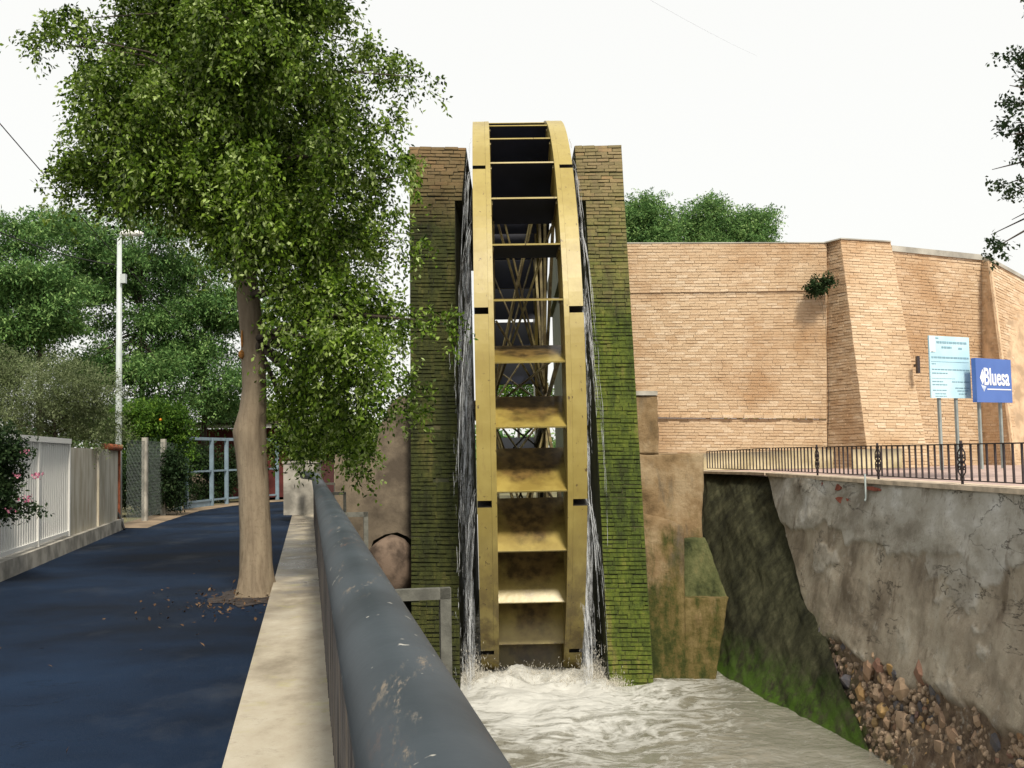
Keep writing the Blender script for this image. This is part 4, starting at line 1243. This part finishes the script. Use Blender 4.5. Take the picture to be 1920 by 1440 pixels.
# ------------------------------------------------------------------ cables
def cable(name, label, pts, r):
    tag(MB().tube(pts, r, 5).build(name, M['cable']), label, 'cable')
def sag(a, b, s, n=14):
    return [a.lerp(b, i / n) - Vector((0, 0, s * 4 * (i / n) * (1 - i / n))) for i in range(n + 1)]
cable('overhead_cable', 'black cable running from the left edge to the street lamp', sag(P(-150, 360, 22), P(219, 497, 26), .25), .014)
cable('overhead_cable', 'thin cable slanting down from the left edge behind the tree', sag(P(-120, 90, 20), P(330, 600, 30), .1), .012)
cable('overhead_cable', 'thin cable crossing the white sky above the water wheel', sag(P(1150, -40, 30), P(1420, 105, 60), .1), .0022)

# ------------------------------------------------------------------ foliage
def leaf_mesh(name, p, d, L_, Wd, mat, parent, seed, nl, tw, droop=0.3, up=0.5, kind=None):
    """p,d: twig bases and unit directions (n,3); nl leaves on each twig of length tw"""
    g = np.random.default_rng(seed)
    n = len(p)
    t = (np.arange(nl)[None, :] + g.random((n, nl))) / nl
    tl_ = tw * g.uniform(.6, 1.3, (n, 1))
    c = p[:, None, :] + d[:, None, :] * (t * tl_)[..., None]
    c[..., 2] -= droop * (t * tl_) ** 2 / max(tw, 1e-3)
    c += g.normal(0, L_ * .45, c.shape)
    c = c.reshape(-1, 3); N = len(c)
    ld = np.repeat(d, nl, 0) * .7 + g.normal(0, .75, (N, 3)); ld[:, 2] -= droop * .6
    ld /= np.linalg.norm(ld, axis=1, keepdims=True)
    nr = g.normal(0, 1, (N, 3)); nr[:, 2] += up * 2
    sd = np.cross(ld, nr); sd /= np.linalg.norm(sd, axis=1, keepdims=True) + 1e-9
    nn_ = np.cross(sd, ld)
    ls = L_ * g.uniform(.6, 1.35, (N, 1)); ws = Wd * g.uniform(.7, 1.25, (N, 1))
    V = np.stack([c, c + ld * ls * .45 + sd * ws * .5 + nn_ * ws * .15, c + ld * ls, c + ld * ls * .45 - sd * ws * .5 + nn_ * ws * .15], 1).reshape(-1, 3)
    base = V.mean(0); V = V - base
    me = bpy.data.meshes.new(name)
    me.vertices.add(len(V)); me.vertices.foreach_set('co', V.ravel())
    me.loops.add(N * 4); me.loops.foreach_set('vertex_index', np.arange(N * 4, dtype=np.int32))
    me.polygons.add(N); me.polygons.foreach_set('loop_start', np.arange(0, N * 4, 4, dtype=np.int32))
    a = me.attributes.new('rnd', 'FLOAT', 'FACE')
    tv = np.repeat(g.random(n), nl) * .5 + g.random(N) * .5
    a.data.foreach_set('value', np.clip((tv - .5) * 1.5 + .5, 0, 1).astype(np.float32))
    me.materials.append(mat); me.update(calc_edges=True)
    o = bpy.data.objects.new(name, me); COL.objects.link(o)
    off = Vector(parent.location) if parent else Vector((0, 0, 0))
    o.parent = parent; o.location = Vector(base) - off
    if kind: o['kind'] = kind
    return o

def fill(blobs, n, seed, shell=.55):
    """points and outward directions spread through ellipsoids (centre, radii)"""
    g = np.random.default_rng(seed)
    w = np.array([b[1][0] * b[1][1] * b[1][2] for b in blobs]) ** .75; w /= w.sum()
    k = g.choice(len(blobs), n, p=w)
    q = g.normal(0, 1, (n, 3)); q /= np.linalg.norm(q, axis=1, keepdims=True)
    rad = g.random(n) ** shell
    C = np.array([tuple(b[0]) for b in blobs])[k]; Rr = np.array([b[1] for b in blobs])[k]
    p = C + q * Rr * rad[:, None]
    d = q + g.normal(0, .45, (n, 3))
    d /= np.linalg.norm(d, axis=1, keepdims=True)
    return p, d

def clump(p, d, k, spread, seed, flat=1.0):
    """k twigs round each spray centre, so that the crown breaks into sprays with gaps between"""
    g = np.random.default_rng(seed)
    n = len(p)
    q = np.repeat(p, k, 0) + g.normal(0, 1, (n * k, 3)) * np.array([spread, spread, spread * flat])
    e = np.repeat(d, k, 0) * .8 + g.normal(0, .5, (n * k, 3))
    e[:, 2] *= flat if flat < 1 else 1
    e /= np.linalg.norm(e, axis=1, keepdims=True)
    return q, e

def pxblobs(lst, Y, dj, depth=1.0, seed=0):
    r = random.Random(seed)
    out = []
    for (u, v, ru, *rest) in lst:
        rv = rest[0] if rest else ru
        y = Y + r.uniform(-dj, dj)
        out.append((P(u, v, y), (ru / FPX * y, ru / FPX * y * depth, rv / FPX * y)))
    return out

# --- the big roadside tree
YT = 12.8
tb = P(480, 1112, YT); tb.z = 0
tree = empty('evergreen_tree', tb, 'tall evergreen tree with a bare pale trunk standing at the road edge', 'tree')
prof = [(481, 1118, 36), (480, 1108, 34), (480, 1075, 31), (479, 1000, 29), (475, 900, 28), (471, 850, 29), (468, 808, 30.5), (474, 770, 25), (477, 730, 22), (474, 640, 22), (466, 560, 21), (459, 500, 20), (455, 440, 18), (450, 340, 16), (446, 200, 13), (440, 60, 11), (436, -120, 8), (434, -300, 4)]
def trunk():
    seg = 28
    V, F = [], []
    pp = []
    for i in range(len(prof) - 1):
        for k in range(4):
            t = k / 4; pp.append([prof[i][j] * (1 - t) + prof[i + 1][j] * t for j in range(3)])
    pp.append(prof[-1])
    for i, (u, v, w_) in enumerate(pp):
        c = P(u, v, YT); rr_ = w_ / FPX * YT
        for k in range(seg):
            a_ = 2 * math.pi * k / seg
            flare = max(0, (1 - c.z / .35)) * 0.22 * max(0, math.sin(a_ * 5 + 1)) if c.z < .35 else 0
            f = 1 + flare + .10 * (float(fbm(np.array([math.cos(a_) * 1.2 + 3]), np.array([c.z * 1.1 + math.sin(a_) * 1.2]), 5)[0]) - .5) + .06 * (float(vnoise(np.array([math.cos(a_) * 4]), np.array([math.sin(a_) * 4 + c.z * .4]), 9)[0]) - .5)
            V.append(c + Vector((math.cos(a_) * rr_ * f, math.sin(a_) * rr_ * f, 0)))
    for i in range(len(pp) - 1):
        for k in range(seg):
            k2 = (k + 1) % seg
            F.append([i * seg + k, i * seg + k2, (i + 1) * seg + k2, (i + 1) * seg + k])
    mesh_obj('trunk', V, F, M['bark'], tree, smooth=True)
trunk()
boulder('torn_limb_scar', P(453, 665, YT - .09), (.04, .05, .055), M['scar'], tree, 3, 2)
boulder('torn_limb_scar', P(454, 635, YT - .10), (.014, .03, .11), M['scar'], tree, 6, 2)
boulder('knot', P(483, 650, YT - .135), (.025, .03, .06), M['dark_bark'], tree, 5, 2)
main = [(420, 60, 190, 150), (300, 90, 130, 110), (550, 70, 130, 120), (250, 190, 120, 90), (600, 180, 100, 90), (420, 220, 190, 130), (230, 300, 110, 80),
        (345, 322, 140, 82), (560, 300, 120, 110), (190, 330, 66, 56), (290, 352, 100, 46), (640, 290, 70, 60), (500, 400, 150, 90), (620, 420, 110, 70), (420, 400, 90, 60),
        (665, 450, 66, 42), (570, 500, 100, 80), (640, 560, 110, 60), (715, 590, 66, 34), (785, 600, 42, 16), (590, 640, 80, 70), (680, 640, 70, 50), (560, 720, 60, 60),
        (630, 720, 76, 54), (705, 740, 42, 28), (620, 790, 80, 45), (550, 810, 45, 55), (670, 830, 40, 30), (530, 560, 60, 60), (700, 690, 50, 30), (400, 445, 45, 34), (440, 510, 45, 25), (500, 545, 45, 25)]
above = [(430, -120, 180, 160), (330, -60, 140, 120), (560, -60, 130, 120), (430, -300, 120, 140)]
ends = [(100, 60, 40, 16), (150, 35, 40, 18), (60, 75, 18, 8), (150, 110, 35, 18), (730, 130, 45, 24), (790, 145, 28, 8), (735, 230, 40, 16), (700, 90, 40, 30), (745, 300, 35, 20), (775, 325, 22, 12),
        (760, 345, 16, 20), (140, 310, 30, 16), (100, 365, 14, 8), (760, 450, 40, 18), (790, 438, 14, 10), (835, 605, 22, 14), (770, 720, 26, 14), (775, 770, 18, 14), (700, 330, 40, 40), (690, 860, 24, 12), (72, 352, 8, 8), (720, 380, 26, 18), (165, 260, 30, 30), (180, 150, 40, 40), (160, 240, 34, 14)]
bl1 = pxblobs([(u, v, a_ * .84, b_ * .86) for u, v, a_, b_ in main + above], YT, 1.0, 1.2, 2)
bl1 += pxblobs([(430, 40, 90, 90), (445, 170, 90, 80), (450, 300, 80, 70), (440, -60, 90, 80), (460, 400, 50, 45)], YT - 1.0, .2, .6, 8)
bl2 = pxblobs(ends, YT, .5, 1.0, 3)
p1, d1 = clump(*fill(bl1, 1560, 1, .6), 10, .10, 21)
p2, d2 = clump(*fill(bl2, 120, 2, .8), 5, .05, 22)
pp_, dd_ = np.concatenate([p1, p2]), np.concatenate([d1, d2])
dd_[:, 2] -= .35; dd_ /= np.linalg.norm(dd_, axis=1, keepdims=True)
# keep the bare trunk clear
keep = []
for q_ in pp_:
    d_ = Vector(q_) - EYE; f_ = d_.dot(fw); u_, v_ = 960 + FPX * d_.dot(rtv) / f_, 720 - FPX * d_.dot(upv) / f_
    keep.append(not (420 < u_ < 505 and v_ > 520))
keep = np.array(keep); pp_, dd_ = pp_[keep], dd_[keep]
leaf_mesh('crown', pp_, dd_, .062, .033, M['leaf_main'], tree, 4, 16, .24, .75, .35)
def limbs(tr, blobs, base_fn, r0, mat, seed, name='branch', every=1):
    rr_ = random.Random(seed)
    for k, (c, rd_) in enumerate(blobs):
        if k % every: continue
        a_ = base_fn(c)
        mid = a_.lerp(c, .5) + Vector((rr_.uniform(-.1, .1), rr_.uniform(-.1, .1), (c - a_).length * .10))
        pts_ = [a_, a_.lerp(mid, .6) + Vector((0, 0, .03)), mid, mid.lerp(c, .6), c]
        MB().tube(pts_, [r0, r0 * .8, r0 * .6, r0 * .4, r0 * .15], 6).build(name, mat, tr, smooth=True)
def main_base(c):
    zt_ = min(max(c.z - .35 * abs(c.x - tb.x) + .3, 2.9), 8.5)
    i = min(range(len(prof)), key=lambda k: abs(P(prof[k][0], prof[k][1], YT).z - zt_))
    return P(prof[i][0], prof[i][1], YT)
limbs(tree, bl1, main_base, .045, M['dark_bark'], 4)
limbs(tree, bl2, main_base, .02, M['dark_bark'], 5, every=1)
# fallen leaves round its foot
g = np.random.default_rng(5)
n = 420
fp_ = np.stack([tb.x + .15 + g.normal(0, .55, n), tb.y - .35 + g.normal(0, .8, n), np.full(n, .012)], 1)
road_edge = fp_[:, 0] < (fp_[:, 1] * DL.x / DL.y - .46)
fp_ = np.concatenate([fp_[road_edge], np.stack([g.uniform(-5, -1.2, 34), g.uniform(6, 18, 34), np.full(34, .012)], 1)])
dd = np.stack([g.normal(0, 1, len(fp_)), g.normal(0, 1, len(fp_)), np.zeros(len(fp_))], 1); dd /= np.linalg.norm(dd, axis=1, keepdims=True)
o = leaf_mesh('fallen_leaves', fp_, dd, .055, .03, M['leaf_dead'], None, 6, 1, .02, 0, 3)
o['kind'] = 'stuff'; o['label'] = 'dry brown leaves scattered round the tree foot'; o['category'] = 'leaves'
mb = MB(); c = tb + Vector((.02, -.08, 0.006)); rr_ = random.Random(2)
ringp = [c + Vector((math.cos(t) * .55 * rr_.uniform(.75, 1.2) , math.sin(t) * .8 * rr_.uniform(.75, 1.2), 0)) for t in np.linspace(0, 2 * math.pi, 22)[:-1]]
ringp = [Vector((min(p_.x, p_.y * DL.x / DL.y - .43), p_.y, p_.z)) for p_ in ringp]
sheet('bare_earth', ringp, plain('dark_leaf_mould', (0.035, 0.028, 0.026), .95, .5, 9, .6))

# --- trees across the gardens
def back_tree(name, label, cat, blobs_px, Y, mat, n, nl, Lf, Wf, tw, seed, trunk_px, group=None, dj=1.2, droop=.25, shell=.55, depth=1.0, up=.8, limb_r=.06, bark='dark_bark', ck=5, flat=.6):
    bl = pxblobs(blobs_px, Y, dj, depth, seed)
    base = P(trunk_px[0], 900, Y); base.z = -.03
    root = empty(name, base, label, cat, group)
    topc = P(trunk_px[0] + trunk_px[2] if len(trunk_px) > 2 else trunk_px[0], trunk_px[1], Y)
    MB().tube([base, base.lerp(topc, .5) + Vector((.1, 0, 0)), topc], [limb_r * 2.2, limb_r * 1.6, limb_r * .7], 9).build('trunk', M[bark], root, smooth=True)
    p, d = fill(bl, n // ck, seed, shell)
    p, d = clump(p, d, ck, tw * .42, seed + 9, flat)
    leaf_mesh('crown', p, d, Lf, Wf, M[mat], root, seed + 1, nl, tw, droop, up)
    limbs(root, bl, lambda c: base.lerp(topc, max(.35, min(.95, .45 + .5 * (c.z - base.z) / max(topc.z - base.z, .1) * .8))), limb_r * .6, M[bark], seed, every=1)
    return root
def spray(u0, u1, v0, v1, n, ru, rv, seed):
    r = random.Random(seed); return [(r.uniform(u0, u1), r.uniform(v0, v1), r.uniform(*ru), r.uniform(*rv)) for _ in range(n)]
GT = 'feathery trees beyond the gardens'
back_tree('locust_tree', 'feathery green tree filling the left edge above the olive shrub', 'tree', spray(0, 130, 415, 640, 26, (30, 60), (12, 22), 1) + spray(-60, 40, 480, 700, 10, (30, 60), (12, 24), 2), 36, 'leaf_back', 4600, 12, .15, .06, .55, 31, (70, 470), GT, droop=.35, up=1.2, ck=9, flat=.35)
back_tree('locust_tree', 'feathery green tree right behind the street lamp', 'tree', spray(140, 320, 440, 700, 34, (30, 60), (12, 24), 4) + spray(120, 330, 680, 800, 20, (30, 50), (14, 26), 5) + spray(90, 330, 385, 450, 14, (30, 45), (12, 20), 6), 40, 'leaf_back', 7000, 12, .15, .06, .6, 33, (262, 470), GT, droop=.35, up=1.2, ck=9, flat=.35)
back_tree('locust_tree', 'feathery green tree behind the pale trunk and the shed', 'tree', spray(310, 450, 470, 780, 32, (28, 54), (12, 26), 7) + spray(450, 560, 560, 700, 6, (24, 40), (10, 20), 8), 42, 'leaf_back', 5200, 12, .15, .06, .6, 35, (380, 500), GT, droop=.35, up=1.2, ck=9, flat=.35)
back_tree('olive_shrub', 'grey-green olive shrub rising behind the white gate', 'shrub', [(40, 740, 60, 60), (110, 720, 60, 60), (160, 760, 55, 60), (60, 790, 60, 40), (130, 800, 60, 40), (190, 800, 34, 40), (20, 690, 40, 40), (180, 730, 30, 40), (-40, 740, 60, 90), (10, 800, 50, 50)], 22.5, 'leaf_olive', 5200, 13, .055, .02, .32, 37, (100, 760), dj=.7, droop=.1, limb_r=.03)
back_tree('citrus_tree', 'bright green orange tree with fruit behind the chain-link fence', 'tree', [(290, 790, 50, 40), (250, 800, 36, 45), (325, 800, 30, 35), (300, 850, 45, 45), (255, 870, 30, 50), (310, 910, 28, 36), (335, 850, 18, 40), (280, 925, 40, 24), (205, 800, 18, 30)], 33.6, 'leaf_orange', 3600, 10, .11, .05, .3, 39, (285, 800), dj=.5, limb_r=.03)
ct = [o for o in bpy.data.objects if o.name.startswith('citrus_tree')][0]
for (u, v) in ((301, 787),):
    boulder('orange_fruit', P(u, v, 32.6), (.05, .05, .05), M['fruit'], ct, 1, 1)
back_tree('yellow_shrub', 'yellow-green shrub glowing over the shed roof', 'shrub', [(425, 775, 26, 18), (405, 785, 16, 12), (520, 780, 30, 30), (440, 760, 14, 14)], 48, 'leaf_yellow', 700, 10, .16, .07, .4, 41, (425, 780), dj=.3, limb_r=.03)
back_tree('dark_hedge_bush', 'dark leafy bush inside the blue gate', 'bush', [(365, 855, 20, 28), (385, 870, 16, 26), (350, 900, 12, 30), (412, 900, 18, 36), (432, 880, 16, 40), (380, 925, 14, 16)], 40.3, 'leaf_vine', 1300, 10, .12, .05, .35, 43, (385, 880), dj=.3, limb_r=.03)
back_tree('dark_hedge_bush', 'dark leafy bush along the canal beyond the pipe railing', 'bush', [(640, 820, 70, 40), (560, 830, 40, 40), (700, 820, 30, 30)], 31, 'leaf_main', 1500, 10, .10, .05, .35, 44, (640, 840), dj=.3, limb_r=.03)
back_tree('hedge_bush', 'dark green hedge bush pressed against the chain-link fence', 'bush', [(250, 890, 26, 40), (285, 880, 30, 50), (320, 890, 22, 50), (300, 930, 30, 20), (240, 930, 14, 20)], 31.5, 'leaf_vine', 2200, 10, .10, .05, .3, 57, (285, 880), dj=.3, limb_r=.03)
back_tree('canal_tree', 'distant tree glimpsed between the paddles of the water wheel', 'tree', [(950, 720, 40, 20), (985, 700, 30, 20), (1000, 740, 40, 24), (960, 760, 60, 30)], 70, 'leaf_orange', 900, 10, .2, .09, .6, 58, (970, 740), dj=.5)
GB = 'trees beyond the brick wall'
back_tree('wall_tree', 'bushy bluish tree beyond the brick wall next to the tower', 'tree', [(1215, 410, 44, 40), (1195, 440, 36, 30), (1245, 430, 36, 34), (1205, 380, 20, 18), (1190, 400, 24, 24), (1230, 460, 50, 24)], 48, 'leaf_back', 2300, 12, .14, .055, .5, 45, (1215, 440), GB, dj=.8, up=.4)
back_tree('wall_tree', 'middle one of three trees showing over the brick wall', 'tree', [(1325, 400, 34, 28), (1340, 385, 24, 18), (1310, 430, 40, 24), (1350, 430, 30, 26), (1290, 410, 16, 14), (1330, 460, 50, 20)], 49, 'leaf_back', 1700, 12, .14, .055, .5, 47, (1325, 440), GB, dj=.8, up=.4)
back_tree('wall_tree', 'rightmost small tree showing over the brick wall', 'tree', [(1405, 420, 36, 22), (1425, 430, 26, 22), (1390, 440, 34, 18), (1385, 405, 14, 10), (1435, 405, 12, 12), (1410, 460, 50, 14)], 50, 'leaf_back', 1500, 12, .14, .055, .5, 49, (1405, 450), GB, dj=.8, up=.4)
# tree off to the right whose twigs hang into the picture
tw_px = [(1898, 108, 18, 16), (1915, 100, 20, 20), (1893, 160, 8, 14), (1868, 192, 16, 8), (1897, 195, 12, 10), (1905, 230, 14, 16), (1930, 240, 30, 30), (1882, 253, 10, 8), (1912, 270, 10, 10), (1895, 300, 8, 6), (1915, 310, 16, 14), (1860, 318, 14, 6), (1885, 345, 18, 9), (1908, 345, 14, 12), (1888, 366, 12, 7), (1918, 390, 10, 10), (1897, 412, 8, 10), (1858, 440, 12, 7), (1874, 460, 12, 12), (1856, 470, 5, 6), (1960, 150, 50, 80), (1980, 300, 60, 90), (2080, 200, 120, 140), (2100, 40, 130, 120), (2000, 0, 60, 60)]
rt = back_tree('roadside_tree', 'leafy twigs hanging into the picture at the right edge', 'tree', tw_px, 14.5, 'leaf_vine', 3000, 10, .06, .04, .14, 51, (2130, 60), dj=.6, droop=.3, limb_r=.05)
for c_ in rt.children: pass
# wall weed and flowering creeper
back_tree('wall_weed', 'leafy green weed rooted in the brick wall beside the buttress', 'plant', [(1522, 538, 9, 7), (1538, 532, 12, 8), (1550, 528, 7, 7), (1530, 544, 10, 4)], 25.9, 'leaf_vine', 170, 8, .075, .05, .12, 53, (1545, 535), dj=.05, limb_r=.004)
bo = back_tree('flowering_creeper', 'dark creeper with pink flowers hanging over the left end of the gate', 'plant', [(5, 830, 22, 34), (12, 880, 20, 30), (0, 930, 20, 34), (10, 960, 10, 14), (-40, 880, 50, 90), (52, 960, 7, 20), (20, 850, 16, 20)], 14.4, 'leaf_vine', 1500, 9, .06, .035, .16, 55, (-40, 840), dj=.15, limb_r=.012)
pq = np.array([tuple(P(u + rg.uniform(-8, 8), v + rg.uniform(-4, 4), 14.15)) for u, v in ((70, 893), (68, 896), (74, 891), (30, 892), (50, 852), (48, 938), (52, 935), (22, 955)) for _ in range(4)])
leaf_mesh('flowers', pq, np.tile(np.array([[0, -.3, .3]]), (len(pq), 1)), .035, .03, M['pink'], bo, 8, 3, .03, 0, .2)

# far wood closing the horizon
g = np.random.default_rng(77)
n = 5200
th = g.uniform(-1.15, 1.15, n); dist_ = g.uniform(105, 125, n)
hgt_ = (2.0 + 3.5 * fbm(th * 14, th * 0, 41, 4)) * np.sqrt(g.random(n))
wp_ = np.stack([np.sin(th) * dist_, np.cos(th) * dist_, hgt_ + .1], 1)
wd_ = g.normal(0, 1, (n, 3)); wd_ /= np.linalg.norm(wd_, axis=1, keepdims=True)
o = leaf_mesh('far_wood', wp_, wd_, .7, .4, M['leaf_back'], None, 78, 6, 1.0, .2, .6)
tag(o, 'low green wood along the far horizon', 'wood', kind='stuff')

# ------------------------------------------------------------------ falling water and splashes
def streams():
    r = random.Random(12)
    mb = MB()
    def strand(pts, w0):
        n = len(pts)
        mb.tube(pts, [w0 * (0.25 + .75 * math.sin(math.pi * (i + .6) / (n + .4))) for i in range(n)], 4, caps=False)
    for sg in (-1, 1):
        xr = WC.x + sg * (HALF + .02)
        # water leaving the bucket mouths in arcs, then breaking up as it falls down the slot
        for base, cnt_ in ((43.2, 9), (28, 5), (13.2, 10), (55, 3), (-16.8, 8)):
            for k in range(cnt_):
                phi = R(base + r.gauss(0, 1.5)); y = WC.y - RW * math.cos(phi) * r.uniform(.95, 1.0); z = WC.z + RW * math.sin(phi)
                x = xr - YAW * (y - WC.y)
                vx = r.uniform(.15, .45) * sg; vy = r.uniform(-.25, .1)
                t1_ = r.uniform(.25, .8)
                pts = []
                for i in range(12):
                    t = t1_ * i / 11
                    pts.append(Vector((x + max(-.25, min(.25, vx * t)) + r.uniform(-.006, .006), y + vy * t + r.uniform(-.008, .008), max(z - 4.9 * t * t - .1 * t, ZW))))
                strand(pts, r.uniform(.003, .009))
        for k in range(330):
            x = xr + sg * r.betavariate(1.6, 1.6) * .27; y = r.uniform(16.8, 20.0)
            z1 = r.uniform(ZW + .1, 4.6 - (20 - y) * .3); l = r.uniform(.06, .45)
            pts = [Vector((x + r.uniform(-.008, .008), y + r.uniform(-.01, .01), z1 - l * i / 4)) for i in range(5)]
            strand(pts, r.uniform(.002, .0065))
    for sg in (-1, 1):                       # thin torn curtains in the slots beside the wheel
        xr = WC.x + .05 + sg * (HALF + .015)
        for k, (y0, z0_, z1_, xa, xb) in enumerate(((17.6, 3.4, ZW, .02, .17), (18.1, 5.3, ZW, .05, .24), (17.2, 0.9, ZW, .01, .13), (18.7, 6.2, 0.5, .02, .10))):
            b = len(mb.v); n_ = 40; m_ = 6
            for i in range(n_ + 1):
                t = i / n_; z = z0_ + (z1_ - z0_) * t
                sw = min(1, t * 6) ** .5
                for j in range(m_ + 1):
                    f = j / m_
                    x = xr + sg * ((xa + (xb - xa) * f) * sw) + .012 * math.sin(z * 5 + k) + r.uniform(-.006, .006)
                    mb.v.append(Vector((x, y0 - .25 * t + .05 * math.sin(f * 9 + z * 3 + k) + r.uniform(-.02, .02), z)))
            for i in range(n_):
                for j in range(m_):
                    a_ = b + i * (m_ + 1) + j
                    mb.f.append([a_, a_ + 1, a_ + m_ + 2, a_ + m_ + 1])
    o = mb.build('falling_water', M['stream'], smooth=True)
    tag(o, 'white strands of water spilling down both sides of the wheel', 'water', kind='stuff')
streams()
def splash():
    r = random.Random(5)
    mb = MB()
    # fans of fine spray thrown up by the rims and paddles
    for (cx, cy, n, hh, sp_) in ((-.70, 17.45, 420, .62, .10), (1.22, 17.45, 420, .62, .10), (.27, 17.55, 420, .30, .33), (1.5, 17.0, 130, .25, .10), (-.2, 17.3, 160, .28, .15), (.8, 17.3, 160, .28, .15)):
        for k in range(n * 4):
            x, y = cx + r.gauss(0, sp_), cy + r.gauss(0, .16)
            h = hh * abs(r.gauss(0, .42)); z = ZW + .02 + h * r.random()
            l = r.uniform(.01, .05); lean = (x - cx) * .5
            p0 = Vector((x, y, z)); p1 = Vector((x + lean * l * 2 + r.uniform(-.02, .02), y + r.uniform(-.02, .02), z + l))
            mb.tube([p0, p0.lerp(p1, .5), p1], [.002, r.uniform(.003, .0085), .001], 3, caps=False)
    o = mb.build('splash', M['splash'], None, smooth=True)
    tag(o, 'white spray and foam where the wheel strikes the canal water', 'water', kind='stuff')
splash()
